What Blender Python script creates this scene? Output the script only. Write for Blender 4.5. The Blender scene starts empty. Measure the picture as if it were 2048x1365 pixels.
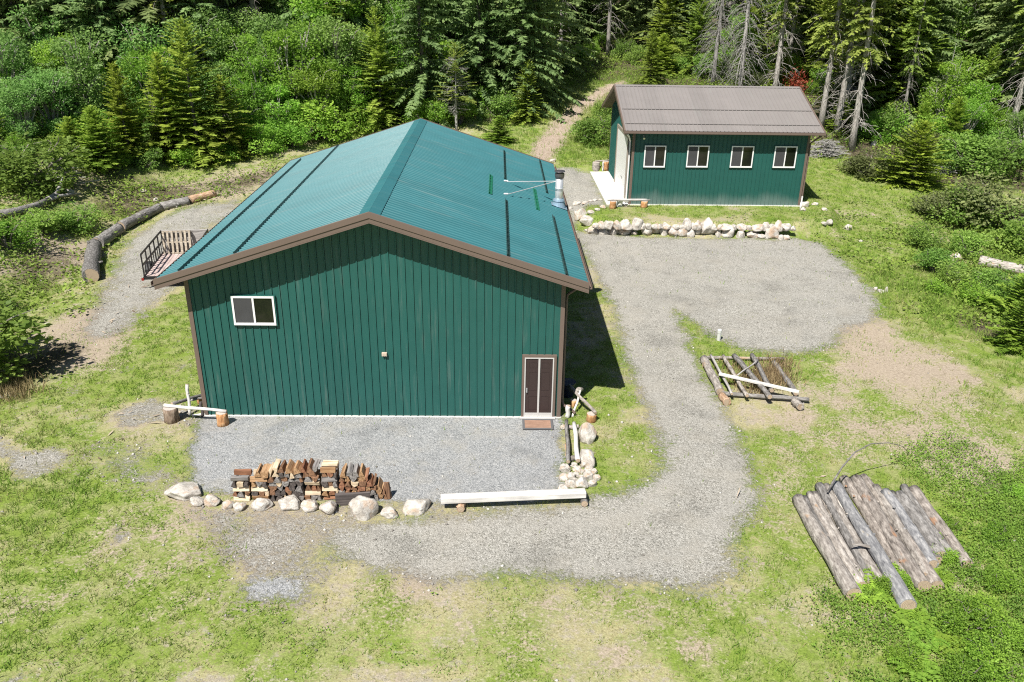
import bpy, bmesh, math, random
import numpy as np
from mathutils import Vector, Matrix

random.seed(7)
rng = np.random.default_rng(11)
SC = bpy.context.scene
COL = SC.collection
R = math.radians

# ------------------------------------------------------------------ camera
CAM = (8.9954, -22.5795, 12.5416)
YAW, PIT, ROL, FPX = 0.0215, 0.4148, 0.0157, 1644.69
_fw = np.array([math.sin(YAW)*math.cos(PIT), math.cos(YAW)*math.cos(PIT), -math.sin(PIT)])
_rt = np.array([math.cos(YAW), -math.sin(YAW), 0.0])
_up = np.cross(_rt, _fw)
_r2 = _rt*math.cos(ROL)+_up*math.sin(ROL)
_u2 = -_rt*math.sin(ROL)+_up*math.cos(ROL)
_C = np.array(CAM)

def ray(px, py):
    return _fw+_r2*(px-1024)/FPX-_u2*(py-682.5)/FPX

def proj(p):
    q = np.asarray(p, float)-_C
    d = q@_fw
    return 1024+FPX*(q@_r2)/d, 682.5-FPX*(q@_u2)/d, d

def smooth(a, b, x):
    t = np.clip((x-a)/(b-a), 0, 1)
    return t*t*(3-2*t)

# ------------------------------------------------------------------ value noise (numpy)
_perm = np.random.default_rng(3).random(65536)
def _h(ix, iy, s):
    return _perm[((ix*7919+iy*104729+s*15485863) & 65535)]
def vnoise(x, y, s=0):
    x = np.asarray(x, float); y = np.asarray(y, float)
    ix = np.floor(x).astype(np.int64); iy = np.floor(y).astype(np.int64)
    fx = x-ix; fy = y-iy
    fx = fx*fx*(3-2*fx); fy = fy*fy*(3-2*fy)
    a = _h(ix, iy, s); b = _h(ix+1, iy, s); c = _h(ix, iy+1, s); d = _h(ix+1, iy+1, s)
    return (a*(1-fx)+b*fx)*(1-fy)+(c*(1-fx)+d*fx)*fy
def fbm(x, y, o=4, s=0):
    v = 0; a = .5; f = 1.
    for k in range(o):
        v = v+a*vnoise(np.asarray(x)*f, np.asarray(y)*f, s+k*17); a *= .5; f *= 2.03
    return v/(1-.5**o)

# ------------------------------------------------------------------ terrain height
SHX, SHY, SHZ, SHA, SHW, SHD = 16.46, 23.05, 0.957, 0.0078, 9.75, 8.73
_PY = [-400, 3, 10, 16, 20, 24, 30, 36, 44, 52, 70, 88, 130, 300, 700]
_PZ = [0, 0, .1, .22, .34, .6, 1.1, 1.6, 2.7, 4.0, 5.3, 6.6, 14, 44, 70]
TER = np.array([(13.6, 20.9), (14.6, 19.35), (17, 19.1), (21, 19.0), (25.2, 19.1), (27.4, 19.9), (28.6, 23), (28.6, 33), (16, 33), (16, 31.8), (13.9, 31.6)])

def sdf(x, y, poly):
    """signed distance, positive inside"""
    x = np.asarray(x, float); y = np.asarray(y, float)
    d = np.full(x.shape, 1e9); ins = np.zeros(x.shape, bool)
    n = len(poly)
    for i in range(n):
        ax, ay = poly[i]; bx, by = poly[(i+1) % n]
        ex, ey = bx-ax, by-ay
        t = np.clip(((x-ax)*ex+(y-ay)*ey)/(ex*ex+ey*ey+1e-12), 0, 1)
        d = np.minimum(d, np.hypot(x-ax-t*ex, y-ay-t*ey))
        c = ((ay > y) != (by > y))
        xi = ax+(y-ay)*ex/np.where(abs(ey) < 1e-12, 1e-12, ey)
        ins ^= c & (x < xi)
    return np.where(ins, d, -d)

def H0(x, y):
    x = np.asarray(x, float); y = np.asarray(y, float)
    z = np.interp(y, _PY, _PZ)
    bank = smooth(-10.6, -16.0, x)*smooth(-4, 8, y)
    z = z+bank*(1.3+.05*np.clip(-16-x, 0, 60))
    z = z-.22*np.exp(-((x+10.2)/1.1)**2)*smooth(2, 9, y)*(1-smooth(20, 30, y))
    z = z-smooth(23, 40, x)*smooth(-25, 0, y)*(1-smooth(22, 44, y))*.9
    z = z+.40*np.clip(y-37-.12*np.clip(x+10, 0, 30), 0, 45)*smooth(9, -7, x)+.24*np.clip(y-44, 0, 50)*smooth(33, 46, x)
    t = smooth(-.1, .55, sdf(x, y, TER))
    z = z*(1-t)+(SHZ-.03)*t
    return z
def H(x, y):
    b = (fbm(np.asarray(x)*.7, np.asarray(y)*.7, 3, 5)-.5)*.10
    flat = smooth(-.6, 1.2, np.maximum(np.maximum(-np.asarray(x)-.3, np.asarray(x)-11.4), np.maximum(-np.asarray(y)-5.2, np.asarray(y)-16)))
    far = smooth(30, 60, np.asarray(y, float))
    return H0(x, y)+b*flat*(1+far*3)

_T = np.concatenate([np.arange(14, 120, .04), np.arange(120, 600, .5)])
def at(px, py, dz=0.0):
    """where the line of sight through a photo pixel meets the ground (raised by dz)"""
    d = ray(px, py)
    P = _C[None]+_T[:, None]*d[None]
    below = P[:, 2] < H(P[:, 0], P[:, 1])+dz
    k = int(np.argmax(below)) if below.any() else len(_T)-1
    p = P[k]
    return Vector((p[0], p[1], float(H(p[0], p[1]))+dz))

# ------------------------------------------------------------------ objects
def tag(o, label=None, cat=None, group=None, kind=None):
    if label: o['label'] = label
    if cat: o['category'] = cat
    if group: o['group'] = group
    if kind: o['kind'] = kind
    return o
def empty(name, loc=(0, 0, 0), rz=0.0):
    o = bpy.data.objects.new(name, None); COL.objects.link(o)
    o.location = loc; o.rotation_euler = (0, 0, rz); o.empty_display_size = .2
    return o
def link(name, me, parent=None, loc=None):
    o = bpy.data.objects.new(name, me); COL.objects.link(o)
    if parent is not None: o.parent = parent
    if loc is not None: o.location = loc
    return o
def copy_tree(o, parent=None):
    c = o.copy(); COL.objects.link(c)
    if parent is not None: c.parent = parent
    for ch in list(o.children):
        copy_tree(ch, c)
    return c

class MB:
    def __init__(s): s.v = []; s.f = []; s.sm = False
    def add(s, vs, fs):
        b = len(s.v); s.v += [tuple(map(float, p)) for p in vs]; s.f += [tuple(b+i for i in f) for f in fs]
        return s
    def box(s, a, b):
        x0, y0, z0 = a; x1, y1, z1 = b
        return s.add([(x0, y0, z0), (x1, y0, z0), (x1, y1, z0), (x0, y1, z0), (x0, y0, z1), (x1, y0, z1), (x1, y1, z1), (x0, y1, z1)],
                     [(0, 3, 2, 1), (4, 5, 6, 7), (0, 1, 5, 4), (1, 2, 6, 5), (2, 3, 7, 6), (3, 0, 4, 7)])
    def obox(s, o, u, v, w):
        """box from corner o along vectors u, v, w"""
        o, u, v, w = Vector(o), Vector(u), Vector(v), Vector(w)
        c = [o, o+u, o+u+v, o+v, o+w, o+u+w, o+u+v+w, o+v+w]
        fs = [(0, 3, 2, 1), (4, 5, 6, 7), (0, 1, 5, 4), (1, 2, 6, 5), (2, 3, 7, 6), (3, 0, 4, 7)]
        if u.cross(v).dot(w) < 0: fs = [f[::-1] for f in fs]
        return s.add(c, fs)
    def bar(s, a, b, wx, wz, up=(0, 0, 1)):
        """rectangular bar between two centre points"""
        a, b = Vector(a), Vector(b); d = (b-a).normalized(); up = Vector(up)
        if abs(d.dot(up)) > .98: up = Vector((0, 1, 0))
        sd = d.cross(up).normalized(); u = sd.cross(d)
        return s.obox(a-sd*wx/2-u*wz/2, b-a, sd*wx, u*wz)
    def tube(s, pts, rad, n=8, cap=True, wob=0.0, seed=0):
        pts = [Vector(p) for p in pts]
        if not hasattr(rad, '__len__'): rad = [rad]*len(pts)
        rr = random.Random(seed)
        base = len(s.v); ref = None
        for i, p in enumerate(pts):
            d = (pts[min(i+1, len(pts)-1)]-pts[max(i-1, 0)]).normalized()
            if ref is None:
                ref = d.orthogonal().normalized()
            ref = (ref-d*ref.dot(d)).normalized(); bi = d.cross(ref)
            for k in range(n):
                a = 2*math.pi*k/n
                r = rad[i]*(1+wob*(rr.random()-.5))
                s.v.append(tuple(p+ref*(math.cos(a)*r)+bi*(math.sin(a)*r)))
        for i in range(len(pts)-1):
            for k in range(n):
                a = base+i*n+k; b = base+i*n+(k+1) % n
                s.f.append((a, b, b+n, a+n))
        if cap:
            s.f.append(tuple(base+k for k in range(n))[::-1])
            s.f.append(tuple(base+(len(pts)-1)*n+k for k in range(n)))
        return s
    def mesh(s, name, m, smooth_=False):
        me = bpy.data.meshes.new(name); me.from_pydata(s.v, [], s.f); me.materials.append(m)
        if smooth_:
            me.polygons.foreach_set('use_smooth', [True]*len(me.polygons))
        me.update(); return me
    def build(s, name, m, parent=None, smooth_=False):
        return link(name, s.mesh(name, m, smooth_), parent)

def bevel(o, w=.006, seg=1):
    b = o.modifiers.new('bevel', 'BEVEL'); b.width = w; b.segments = seg; b.limit_method = 'ANGLE'
    return o

def np_mesh(name, V, F, m, attr=None):
    """V (n,3), F (k,3|4) -> mesh; attr: dict name -> per-vertex float array"""
    V = np.asarray(V, np.float32); F = np.asarray(F, np.int32)
    me = bpy.data.meshes.new(name); k = F.shape[1]
    me.vertices.add(len(V)); me.vertices.foreach_set('co', V.ravel())
    me.loops.add(F.size); me.loops.foreach_set('vertex_index', F.ravel())
    me.polygons.add(len(F)); me.polygons.foreach_set('loop_start', np.arange(0, F.size, k, dtype=np.int32))
    me.update(calc_edges=True)
    for nm, a in (attr or {}).items():
        at_ = me.attributes.new(nm, 'FLOAT', 'POINT'); at_.data.foreach_set('value', np.asarray(a, np.float32))
    if m is not None: me.materials.append(m)
    return me

ORD = ['zeroth', 'first', 'second', 'third', 'fourth', 'fifth', 'sixth', 'seventh', 'eighth', 'ninth', 'tenth', 'eleventh', 'twelfth', 'thirteenth', 'fourteenth',
       'fifteenth', 'sixteenth', 'seventeenth', 'eighteenth', 'nineteenth', 'twentieth']
NUM = ['zero', 'one', 'two', 'three', 'four', 'five', 'six', 'seven', 'eight', 'nine', 'ten', 'eleven', 'twelve', 'thirteen', 'fourteen', 'fifteen', 'sixteen', 'seventeen', 'eighteen', 'nineteen', 'twenty']
def ordn(n):
    if n <= 20: return ORD[n]
    t = ['', '', 'twenty', 'thirty', 'forty', 'fifty', 'sixty'][n//10]
    return t+'-'+ORD[n % 10] if n % 10 else {20: 'twentieth', 30: 'thirtieth', 40: 'fortieth', 50: 'fiftieth'}.get(n, str(n))
def place_word(i, n):
    """i from 0"""
    if n == 1: return None
    if i == 0: return 'leftmost'
    if i == n-1: return 'rightmost'
    return ordn(i+1)+' from left'

# ------------------------------------------------------------------ materials
class NT:
    def __init__(s, name):
        s.m = bpy.data.materials.new(name); s.m.use_nodes = True; s.t = s.m.node_tree; s.t.nodes.clear()
        s.out = s.t.nodes.new('ShaderNodeOutputMaterial')
    def n(s, typ, ins=None, **kw):
        nd = s.t.nodes.new(typ)
        for k, v in kw.items(): setattr(nd, k, v)
        for k, v in (ins or {}).items():
            s.set(nd.inputs[k], v)
        return nd
    def set(s, sock, v):
        if isinstance(v, bpy.types.NodeSocket): s.t.links.new(v, sock)
        elif v is not None:
            if hasattr(sock.default_value, '__len__') and not isinstance(v, str):
                v = tuple(v)
                if len(sock.default_value) == 4 and len(v) == 3: v = v+(1,)
            sock.default_value = v
    def mix(s, f, a, b, blend='MIX'):
        nd = s.n('ShaderNodeMix', data_type='RGBA', blend_type=blend)
        s.set(nd.inputs[0], f); s.set(nd.inputs[6], a); s.set(nd.inputs[7], b); return nd.outputs[2]
    def math(s, op, a, b=None, clamp=False):
        nd = s.n('ShaderNodeMath', operation=op, use_clamp=clamp); s.set(nd.inputs[0], a)
        if b is not None: s.set(nd.inputs[1], b)
        return nd.outputs[0]
    def sm(s, v, a, b, to0=0., to1=1.):
        nd = s.n('ShaderNodeMapRange', interpolation_type='SMOOTHSTEP')
        s.set(nd.inputs[0], v); nd.inputs[1].default_value = a; nd.inputs[2].default_value = b
        nd.inputs[3].default_value = to0; nd.inputs[4].default_value = to1
        return nd.outputs[0]
    def noise(s, vec, scale, detail=4, rough=.55, out='Fac'):
        nd = s.n('ShaderNodeTexNoise', {'Scale': scale, 'Detail': detail, 'Roughness': rough}); s.set(nd.inputs['Vector'], vec)
        return nd.outputs[out]
    def vor(s, vec, scale, feature='F1', out='Color'):
        nd = s.n('ShaderNodeTexVoronoi', {'Scale': scale}, feature=feature); s.set(nd.inputs['Vector'], vec)
        return nd.outputs[out]
    def ramp(s, f, stops):
        nd = s.n('ShaderNodeValToRGB'); e = nd.color_ramp.elements
        while len(e) < len(stops): e.new(.5)
        for el, (p, c) in zip(e, stops):
            el.position = p; el.color = tuple(c)+(1,) if len(c) == 3 else c
        s.set(nd.inputs[0], f); return nd.outputs[0]
    def obj(s): return s.n('ShaderNodeTexCoord').outputs['Object']
    def scale(s, vec, sc):
        nd = s.n('ShaderNodeMapping', {'Scale': sc}); s.set(nd.inputs[0], vec); return nd.outputs[0]
    def rnd(s): return s.n('ShaderNodeObjectInfo').outputs['Random']
    def attr(s, nm, out='Fac'): return s.n('ShaderNodeAttribute', attribute_name=nm).outputs[out]
    def bump(s, h, st=.5, d=.02):
        return s.n('ShaderNodeBump', {'Height': h, 'Strength': st, 'Distance': d}).outputs[0]
    def bsdf(s, col, rough=.6, spec=.3, metal=0., nrm=None, coat=0.):
        b = s.n('ShaderNodeBsdfPrincipled', {'Base Color': col, 'Roughness': rough, 'Metallic': metal, 'Specular IOR Level': spec, 'Coat Weight': coat})
        if nrm is not None: s.set(b.inputs['Normal'], nrm)
        s.t.links.new(b.outputs[0], s.out.inputs[0]); return b
    def hsv(s, col, h=.5, sat=1., v=1.):
        nd = s.n('ShaderNodeHueSaturation'); s.set(nd.inputs['Hue'], h); s.set(nd.inputs['Saturation'], sat); s.set(nd.inputs['Value'], v); s.set(nd.inputs['Color'], col)
        return nd.outputs[0]

def m_paint(name, c, rough=.4, spec=.4, dirt=.12, metal=0., panel=None, streak=None):
    t = NT(name); o = t.obj()
    n = t.noise(o, 1.3, 5); n2 = t.noise(t.scale(o, (9, 9, 1.2)), 1.5, 4)
    k = t.math('ADD', t.math('MULTIPLY', n, .7), t.math('MULTIPLY', n2, .3))
    v = t.math('ADD', t.math('MULTIPLY', k, dirt*2), 1-dirt)
    if panel:
        cx = t.n('ShaderNodeSeparateXYZ', {0: o}).outputs[panel]
        w_ = t.n('ShaderNodeTexWhiteNoise', noise_dimensions='1D'); t.set(w_.inputs['W'], t.math('FLOOR', t.math('DIVIDE', t.math('ADD', cx, .03), .9144)))
        v = t.math('ADD', v, t.math('MULTIPLY', t.math('SUBTRACT', w_.outputs[0], .5), .10))
    col = t.hsv(c, .5, 1., v)
    if panel:
        n4 = t.noise(t.scale(o, streak), 1.0, 6, .65)
        col = t.mix(t.sm(n4, .52, .74, 0., .22), col, (.22, .24, .22))
    t.bsdf(col, t.math('ADD', t.math('MULTIPLY', n2, .15), rough-.07), spec, metal)
    return t.m

def m_leaf(name, c0, c1, tr=.35, hue=.03, val=.35, rough=.55):
    """leaf paint: colour varies from leaf to leaf (tint) and from plant to plant"""
    t = NT(name); f = t.attr('tint'); r = t.rnd()
    col = t.mix(f, c0, c1)
    hue_ = t.math('ADD', t.math('MULTIPLY', r, hue*2), .5-hue)
    r2 = t.math('FRACT', t.math('MULTIPLY', r, 7.31))
    val_ = t.math('ADD', t.math('MULTIPLY', r2, val*2), 1-val)
    col = t.hsv(col, hue_, 1., val_)
    p = t.n('ShaderNodeBsdfPrincipled', {'Base Color': col, 'Roughness': rough, 'Specular IOR Level': .25})
    if tr > 0:
        q = t.n('ShaderNodeBsdfTranslucent', {'Color': col})
        mx = t.n('ShaderNodeMixShader', {0: tr}); t.t.links.new(p.outputs[0], mx.inputs[1]); t.t.links.new(q.outputs[0], mx.inputs[2])
        t.t.links.new(mx.outputs[0], t.out.inputs[0])
    else:
        t.t.links.new(p.outputs[0], t.out.inputs[0])
    return t.m

def m_bark(name, a, b, c, axis='X', sc=1., patch=None):
    """bark streaked along the log axis, with weathered patches"""
    t = NT(name); o = t.obj(); r = t.rnd()
    off = t.n('ShaderNodeCombineXYZ', {0: t.math('MULTIPLY', r, 31.), 1: t.math('MULTIPLY', r, 17.), 2: 0.}).outputs[0]
    ov = t.n('ShaderNodeVectorMath', {0: o, 1: off}, operation='ADD').outputs[0]
    st = {'X': (4.5, 15, 15), 'Z': (15, 15, 4.)}[axis]
    n = t.noise(t.scale(ov, st), sc, 6, .65)
    n2 = t.noise(ov, 2.2, 5, .6)
    col = t.ramp(n, [(.3, a), (.5, b), (.68, c)])
    col = t.hsv(col, .5, 1., t.math('ADD', t.math('MULTIPLY', n2, .35), t.math('ADD', t.math('MULTIPLY', t.math('FRACT', t.math('MULTIPLY', r, 5.7)), .45), .60)))
    if patch:
        k = t.sm(t.noise(t.scale(ov, (.9, 2, 2)), 1.1, 3), .62, .68, 0, .75)
        col = t.mix(k, col, patch)
    k2 = t.vor(t.scale(ov, st), 1.2*sc, out='Distance')
    h = t.math('ADD', n, t.math('MULTIPLY', k2, .5))
    t.bsdf(col, .85, .15, nrm=t.bump(h, .7, .03))
    return t.m

def m_wood(name, a, b, sc=1., axis='X', rough=.7):
    t = NT(name); o = t.obj(); r = t.rnd()
    off = t.n('ShaderNodeCombineXYZ', {0: t.math('MULTIPLY', r, 23.), 1: t.math('MULTIPLY', r, 41.), 2: t.math('MULTIPLY', r, 11.)}).outputs[0]
    ov = t.n('ShaderNodeVectorMath', {0: o, 1: off}, operation='ADD').outputs[0]
    st = {'X': (1.2, 22, 22), 'Y': (22, 1.2, 22), 'Z': (22, 22, 1.2)}[axis]
    n = t.noise(t.scale(ov, st), sc, 6, .6); n2 = t.noise(ov, 3, 3)
    col = t.mix(t.sm(n, .3, .7), a, b)
    col = t.hsv(col, .5, 1., t.math('ADD', t.math('MULTIPLY', n2, .7), .65))
    t.bsdf(col, rough, .2, nrm=t.bump(n, .35, .01))
    return t.m

GREEN = m_paint('green_steel_siding', (.019, .094, .081), .42, .35, .18, panel='X', streak=(6, 6, .5))
ROOFG = m_paint('teal_steel_roofing', (.034, .148, .166), .47, .36, .18, panel='Y', streak=(.35, 5, .35))
ROOFB = m_paint('grey_brown_roofing', (.215, .197, .188), .42, .35, .14, panel='X', streak=(5, .35, .35))
BROWN = m_paint('brown_trim', (.150, .112, .092), .5, .3, .12)
SOFF = m_paint('brown_soffit', (.13, .10, .085), .6, .2, .1)
WHITE = m_paint('white_vinyl', (.78, .78, .77), .4, .4, .06)
DOORW = m_paint('white_garage_door', (.80, .80, .79), .45, .3, .05)
DKBROWN = m_paint('dark_brown_door', (.045, .030, .028), .45, .35, .12)
STEEL = m_paint('galvanised_steel', (.66, .67, .68), .33, .5, .12, metal=.55)
BLACKM = m_paint('black_steel', (.018, .018, .020), .5, .4, .15)
RAILG = m_paint('snow_rail_dark', (.012, .035, .032), .35, .5, .1)
RAILB = m_paint('snow_rail_green', (.012, .16, .085), .35, .5, .1)
REDL = m_paint('red_lens', (.25, .015, .012), .25, .5, .05)
BLUEF = m_paint('blue_grey_flashing', (.30, .42, .52), .35, .5, .1, metal=.4)
RUBBER = m_paint('black_rubber', (.02, .02, .02), .8, .2, .1)

def _glass(name, c, rough):
    t = NT(name); o = t.obj(); n = t.noise(o, 2.2, 3)
    t.bsdf(t.hsv(c, .5, 1., t.math('ADD', t.math('MULTIPLY', n, .6), .7)), rough, .5); return t.m
GLASS = _glass('dark_window_glass', (.012, .014, .010), .04)
SCREEN = _glass('insect_screen', (.050, .050, .054), .6)

def _conc():
    t = NT('pale_concrete'); o = t.obj(); n = t.noise(o, 3, 6); n2 = t.noise(o, 60, 2)
    col = t.ramp(t.math('ADD', t.math('MULTIPLY', n, .8), t.math('MULTIPLY', n2, .2)), [(.3, (.56, .55, .52)), (.7, (.70, .69, .66))])
    t.bsdf(col, .85, .2, nrm=t.bump(n2, .3, .005)); return t.m
CONC = _conc()

def _shedwall():
    t = NT('green_siding_dusty'); o = t.obj()
    z = t.n('ShaderNodeSeparateXYZ', {0: o}).outputs[2]
    n = t.noise(t.scale(o, (1, 1, .3)), 1.1, 5); n2 = t.noise(o, 1.6, 5)
    base = t.hsv((.017, .090, .077), .5, 1., t.math('ADD', t.math('MULTIPLY', n2, .3), .85))
    edge = t.math('ADD', z, t.math('MULTIPLY', n, -1.1))
    k = t.sm(edge, -.55, .25, .42, 0.)
    col = t.mix(k, base, (.26, .30, .29))
    t.bsdf(col, .45, .35); return t.m
SHEDWALL = _shedwall()

def _rock():
    t = NT('pale_boulder_stone'); o = t.obj(); r = t.rnd()
    off = t.n('ShaderNodeCombineXYZ', {0: t.math('MULTIPLY', r, 31.), 1: t.math('MULTIPLY', r, 17.), 2: t.math('MULTIPLY', r, 5.)}).outputs[0]
    ov = t.n('ShaderNodeVectorMath', {0: o, 1: off}, operation='ADD').outputs[0]
    n = t.noise(ov, 1.6, 6, .65); n2 = t.noise(ov, 7, 5, .7); n3 = t.noise(ov, 1.1, 3)
    col = t.ramp(n, [(.25, (.20, .18, .16)), (.42, (.42, .385, .34)), (.58, (.58, .55, .505)), (.8, (.68, .66, .62))])
    k = t.sm(t.math('ADD', n3, t.math('MULTIPLY', r, .22)), .64, .80, 0., .55)
    col = t.mix(k, col, (.48, .31, .19))
    sp = t.sm(n2, .55, .72, 0., .55)
    col = t.mix(sp, col, (.16, .15, .14))
    t.bsdf(col, .85, .2, nrm=t.bump(t.math('ADD', n2, n), .6, .05)); return t.m
ROCK = _rock()

BARK_GREY = m_bark('grey_log_bark', (.075, .07, .066), (.19, .18, .17), (.34, .325, .31))
BARK_PALE = m_bark('pale_weathered_log', (.12, .105, .095), (.31, .28, .25), (.51, .475, .43), patch=(.40, .27, .17))
BARK_BLUE = m_bark('blue_grey_log', (.13, .13, .14), (.28, .28, .285), (.46, .45, .44), patch=(.50, .40, .25))
BARK_RED = m_bark('brown_log_bark', (.09, .077, .068), (.25, .22, .195), (.42, .38, .34), patch=(.36, .19, .10))
BARK_ORANGE = m_bark('peeled_orange_log', (.22, .12, .07), (.42, .28, .18), (.55, .42, .31))
BARK_TREE = m_bark('tree_bark', (.07, .06, .052), (.16, .14, .125), (.27, .25, .23), axis='Z')
BARK_TREEP = m_bark('pale_tree_bark', (.16, .145, .13), (.33, .305, .28), (.48, .46, .43), axis='Z')
BARK_STUMP = m_bark('stump_bark', (.10, .07, .05), (.27, .20, .15), (.40, .33, .26), axis='Z')
BARK_STUMPO = m_bark('orange_stump_wood', (.18, .08, .035), (.46, .24, .11), (.60, .42, .24), axis='Z')
BARK_DEADT = m_bark('dead_grey_wood', (.16, .15, .14), (.34, .325, .31), (.50, .485, .47), axis='Z')
WOODG = m_wood('weathered_grey_wood', (.25, .235, .225), (.46, .44, .42))
WOODW = m_wood('whitened_wood', (.50, .48, .45), (.70, .68, .65))
WOODD = m_wood('dark_wet_wood', (.06, .052, .05), (.14, .12, .115))
WOODP = m_wood('pallet_wood', (.30, .25, .19), (.50, .44, .36))
WOODDK = m_wood('trailer_deck', (.36, .27, .25), (.56, .46, .43), axis='Y')

def _cut():
    t = NT('sawn_log_end'); o = t.obj()
    g = t.n('ShaderNodeTexWave', {'Scale': 9., 'Distortion': 3., 'Detail': 3.}, wave_type='RINGS', rings_direction='X'); t.set(g.inputs['Vector'], o)
    n = t.noise(o, 8, 4)
    col = t.mix(g.outputs['Fac'], (.34, .25, .17), (.50, .40, .30))
    col = t.mix(t.sm(n, .5, .75, 0, .6), col, (.20, .16, .13))
    t.bsdf(col, .85, .15); return t.m
CUT = _cut()
def _cutz():
    t = NT('stump_top'); o = t.obj()
    g = t.n('ShaderNodeTexWave', {'Scale': 9., 'Distortion': 3., 'Detail': 3.}, wave_type='RINGS', rings_direction='Z'); t.set(g.inputs['Vector'], o)
    col = t.mix(g.outputs['Fac'], (.36, .31, .27), (.55, .50, .45))
    t.bsdf(col, .85, .15); return t.m
CUTZ = _cutz()
FIRE = [m_wood('firewood_orange', (.22, .115, .055), (.46, .30, .17)), m_wood('firewood_pale', (.45, .34, .22), (.68, .56, .41)), m_wood('firewood_brown', (.12, .065, .04), (.30, .17, .10)),
        m_wood('firewood_grey', (.12, .11, .105), (.32, .30, .285)), m_wood('firewood_red', (.17, .075, .045), (.35, .18, .105)), m_wood('firewood_dark', (.05, .042, .04), (.14, .12, .11))]
FIRE_ADJ = ['orange', 'pale cream', 'brown', 'grey', 'reddish', 'blackened']

def _ground():
    t = NT('yard_ground'); o = t.obj()
    a = t.n('ShaderNodeAttribute', attribute_name='mask'); s1 = t.n('ShaderNodeSeparateColor'); t.t.links.new(a.outputs['Color'], s1.inputs[0])
    b = t.n('ShaderNodeAttribute', attribute_name='mask2'); s2 = t.n('ShaderNodeSeparateColor'); t.t.links.new(b.outputs['Color'], s2.inputs[0])
    grav, lush, bare = s1.outputs; pad, litter_shade, red = s2.outputs
    e1 = t.noise(o, 1.0, 8, .62); e2 = t.noise(o, 6.5, 6, .7); e3 = t.noise(o, 24, 3, .7)
    e4 = t.noise(o, 13., 6, .8)
    ed = t.math('ADD', t.math('ADD', t.math('MULTIPLY', t.math('SUBTRACT', e1, .5), 1.1), t.math('MULTIPLY', t.math('SUBTRACT', e2, .5), 1.0)), t.math('MULTIPLY', t.math('SUBTRACT', e4, .5), .8))
    # gravel
    v1 = t.vor(o, 46.); v2 = t.vor(o, 17.)
    g1 = t.n('ShaderNodeSeparateColor'); t.t.links.new(v1, g1.inputs[0]); g2 = t.n('ShaderNodeSeparateColor'); t.t.links.new(v2, g2.inputs[0])
    gv = t.math('ADD', t.math('MULTIPLY', g1.outputs[0], .80), t.math('MULTIPLY', g2.outputs[0], .20))
    gv = t.math('ADD', gv, t.math('MULTIPLY', t.math('SUBTRACT', e3, .5), .35))
    warm = t.ramp(gv, [(.05, (.12, .115, .10)), (.30, (.275, .265, .235)), (.65, (.358, .347, .312)), (.95, (.52, .505, .465))])
    cool = t.ramp(gv, [(.05, (.14, .147, .15)), (.30, (.255, .262, .268)), (.65, (.320, .326, .328)), (.95, (.46, .46, .455))])
    big = t.noise(o, .33, 5, .6)
    warm = t.mix(t.sm(big, .42, .62, 0, .55), warm, t.hsv(warm, .49, 1.15, .88))
    rut = t.attr('rut')
    rk = t.sm(t.math('ADD', rut, t.math('MULTIPLY', ed, .5)), .25, .8, 0, .6)
    warm = t.mix(rk, warm, t.mix(.5, (.37, .355, .32), warm))
    warm = t.hsv(warm, .5, 1., t.math('ADD', t.math('MULTIPLY', big, .5), .75))
    gcol = t.mix(t.sm(t.math('ADD', pad, t.math('MULTIPLY', ed, .5)), .35, .65), warm, cool)
    stain = t.sm(t.noise(o, .55, 6, .65), .50, .68, 1., .80)
    gcol = t.hsv(gcol, .5, 1., stain)
    wash = t.sm(t.noise(o, .7, 6, .7), .48, .64, 0, .55)
    gcol = t.mix(wash, gcol, t.mix(.45, (.36, .335, .285), gcol))
    # soil, straw, grass
    fine0 = t.math('ADD', t.math('MULTIPLY', e4, .6), t.math('MULTIPLY', e3, .4))
    soil = t.ramp(fine0, [(.30, (.11, .085, .06)), (.44, (.30, .245, .185)), (.58, (.42, .355, .275)), (.72, (.58, .51, .42))])
    fine = t.math('ADD', t.math('MULTIPLY', e4, .6), t.math('MULTIPLY', e3, .4))
    straw = t.ramp(fine, [(.30, (.10, .085, .04)), (.45, (.30, .275, .145)), (.58, (.42, .385, .22)), (.72, (.56, .52, .36))])
    grs = t.ramp(fine, [(.30, (.038, .058, .010)), (.45, (.140, .200, .034)), (.58, (.215, .290, .055)), (.72, (.32, .39, .11))])
    grs = t.mix(t.sm(t.noise(o, 1.7, 5, .6), .44, .60, 0, .65), grs, t.mix(.5, t.hsv(grs, .485, .85, 1.12), straw))
    lf = t.math('ADD', lush, t.math('MULTIPLY', ed, 1.05))
    veg = t.mix(t.sm(lf, .22, .62), straw, grs)
    gap = t.math('ADD', t.math('MULTIPLY', t.math('SUBTRACT', t.noise(t.scale(o, (1, 1, 1)), 3.1, 7, .75), .5), 2.2), t.math('MULTIPLY', t.math('SUBTRACT', .62, lush), .55))
    veg = t.mix(t.sm(gap, .12, .42, 0, .75), veg, t.mix(.5, soil, gcol))
    bf = t.math('ADD', bare, t.math('MULTIPLY', ed, 1.35))
    veg = t.mix(t.sm(bf, .26, .74), veg, soil)
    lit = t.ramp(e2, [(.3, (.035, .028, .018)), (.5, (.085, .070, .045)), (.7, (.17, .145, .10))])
    veg = t.mix(t.sm(t.math('ADD', litter_shade, t.math('MULTIPLY', ed, .6)), .38, .62), veg, lit)
    redc = t.ramp(gv, [(.1, (.17, .12, .09)), (.5, (.35, .275, .215)), (.95, (.50, .43, .36))])
    veg = t.mix(t.sm(t.math('ADD', red, t.math('MULTIPLY', ed, .7)), .38, .62), veg, redc)
    gm = t.sm(t.math('ADD', grav, t.math('MULTIPLY', ed, .80)), .34, .68)
    col = t.mix(gm, veg, gcol)
    vd = t.vor(o, 46., out='Distance'); vd2 = t.vor(o, 17., out='Distance')
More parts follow.
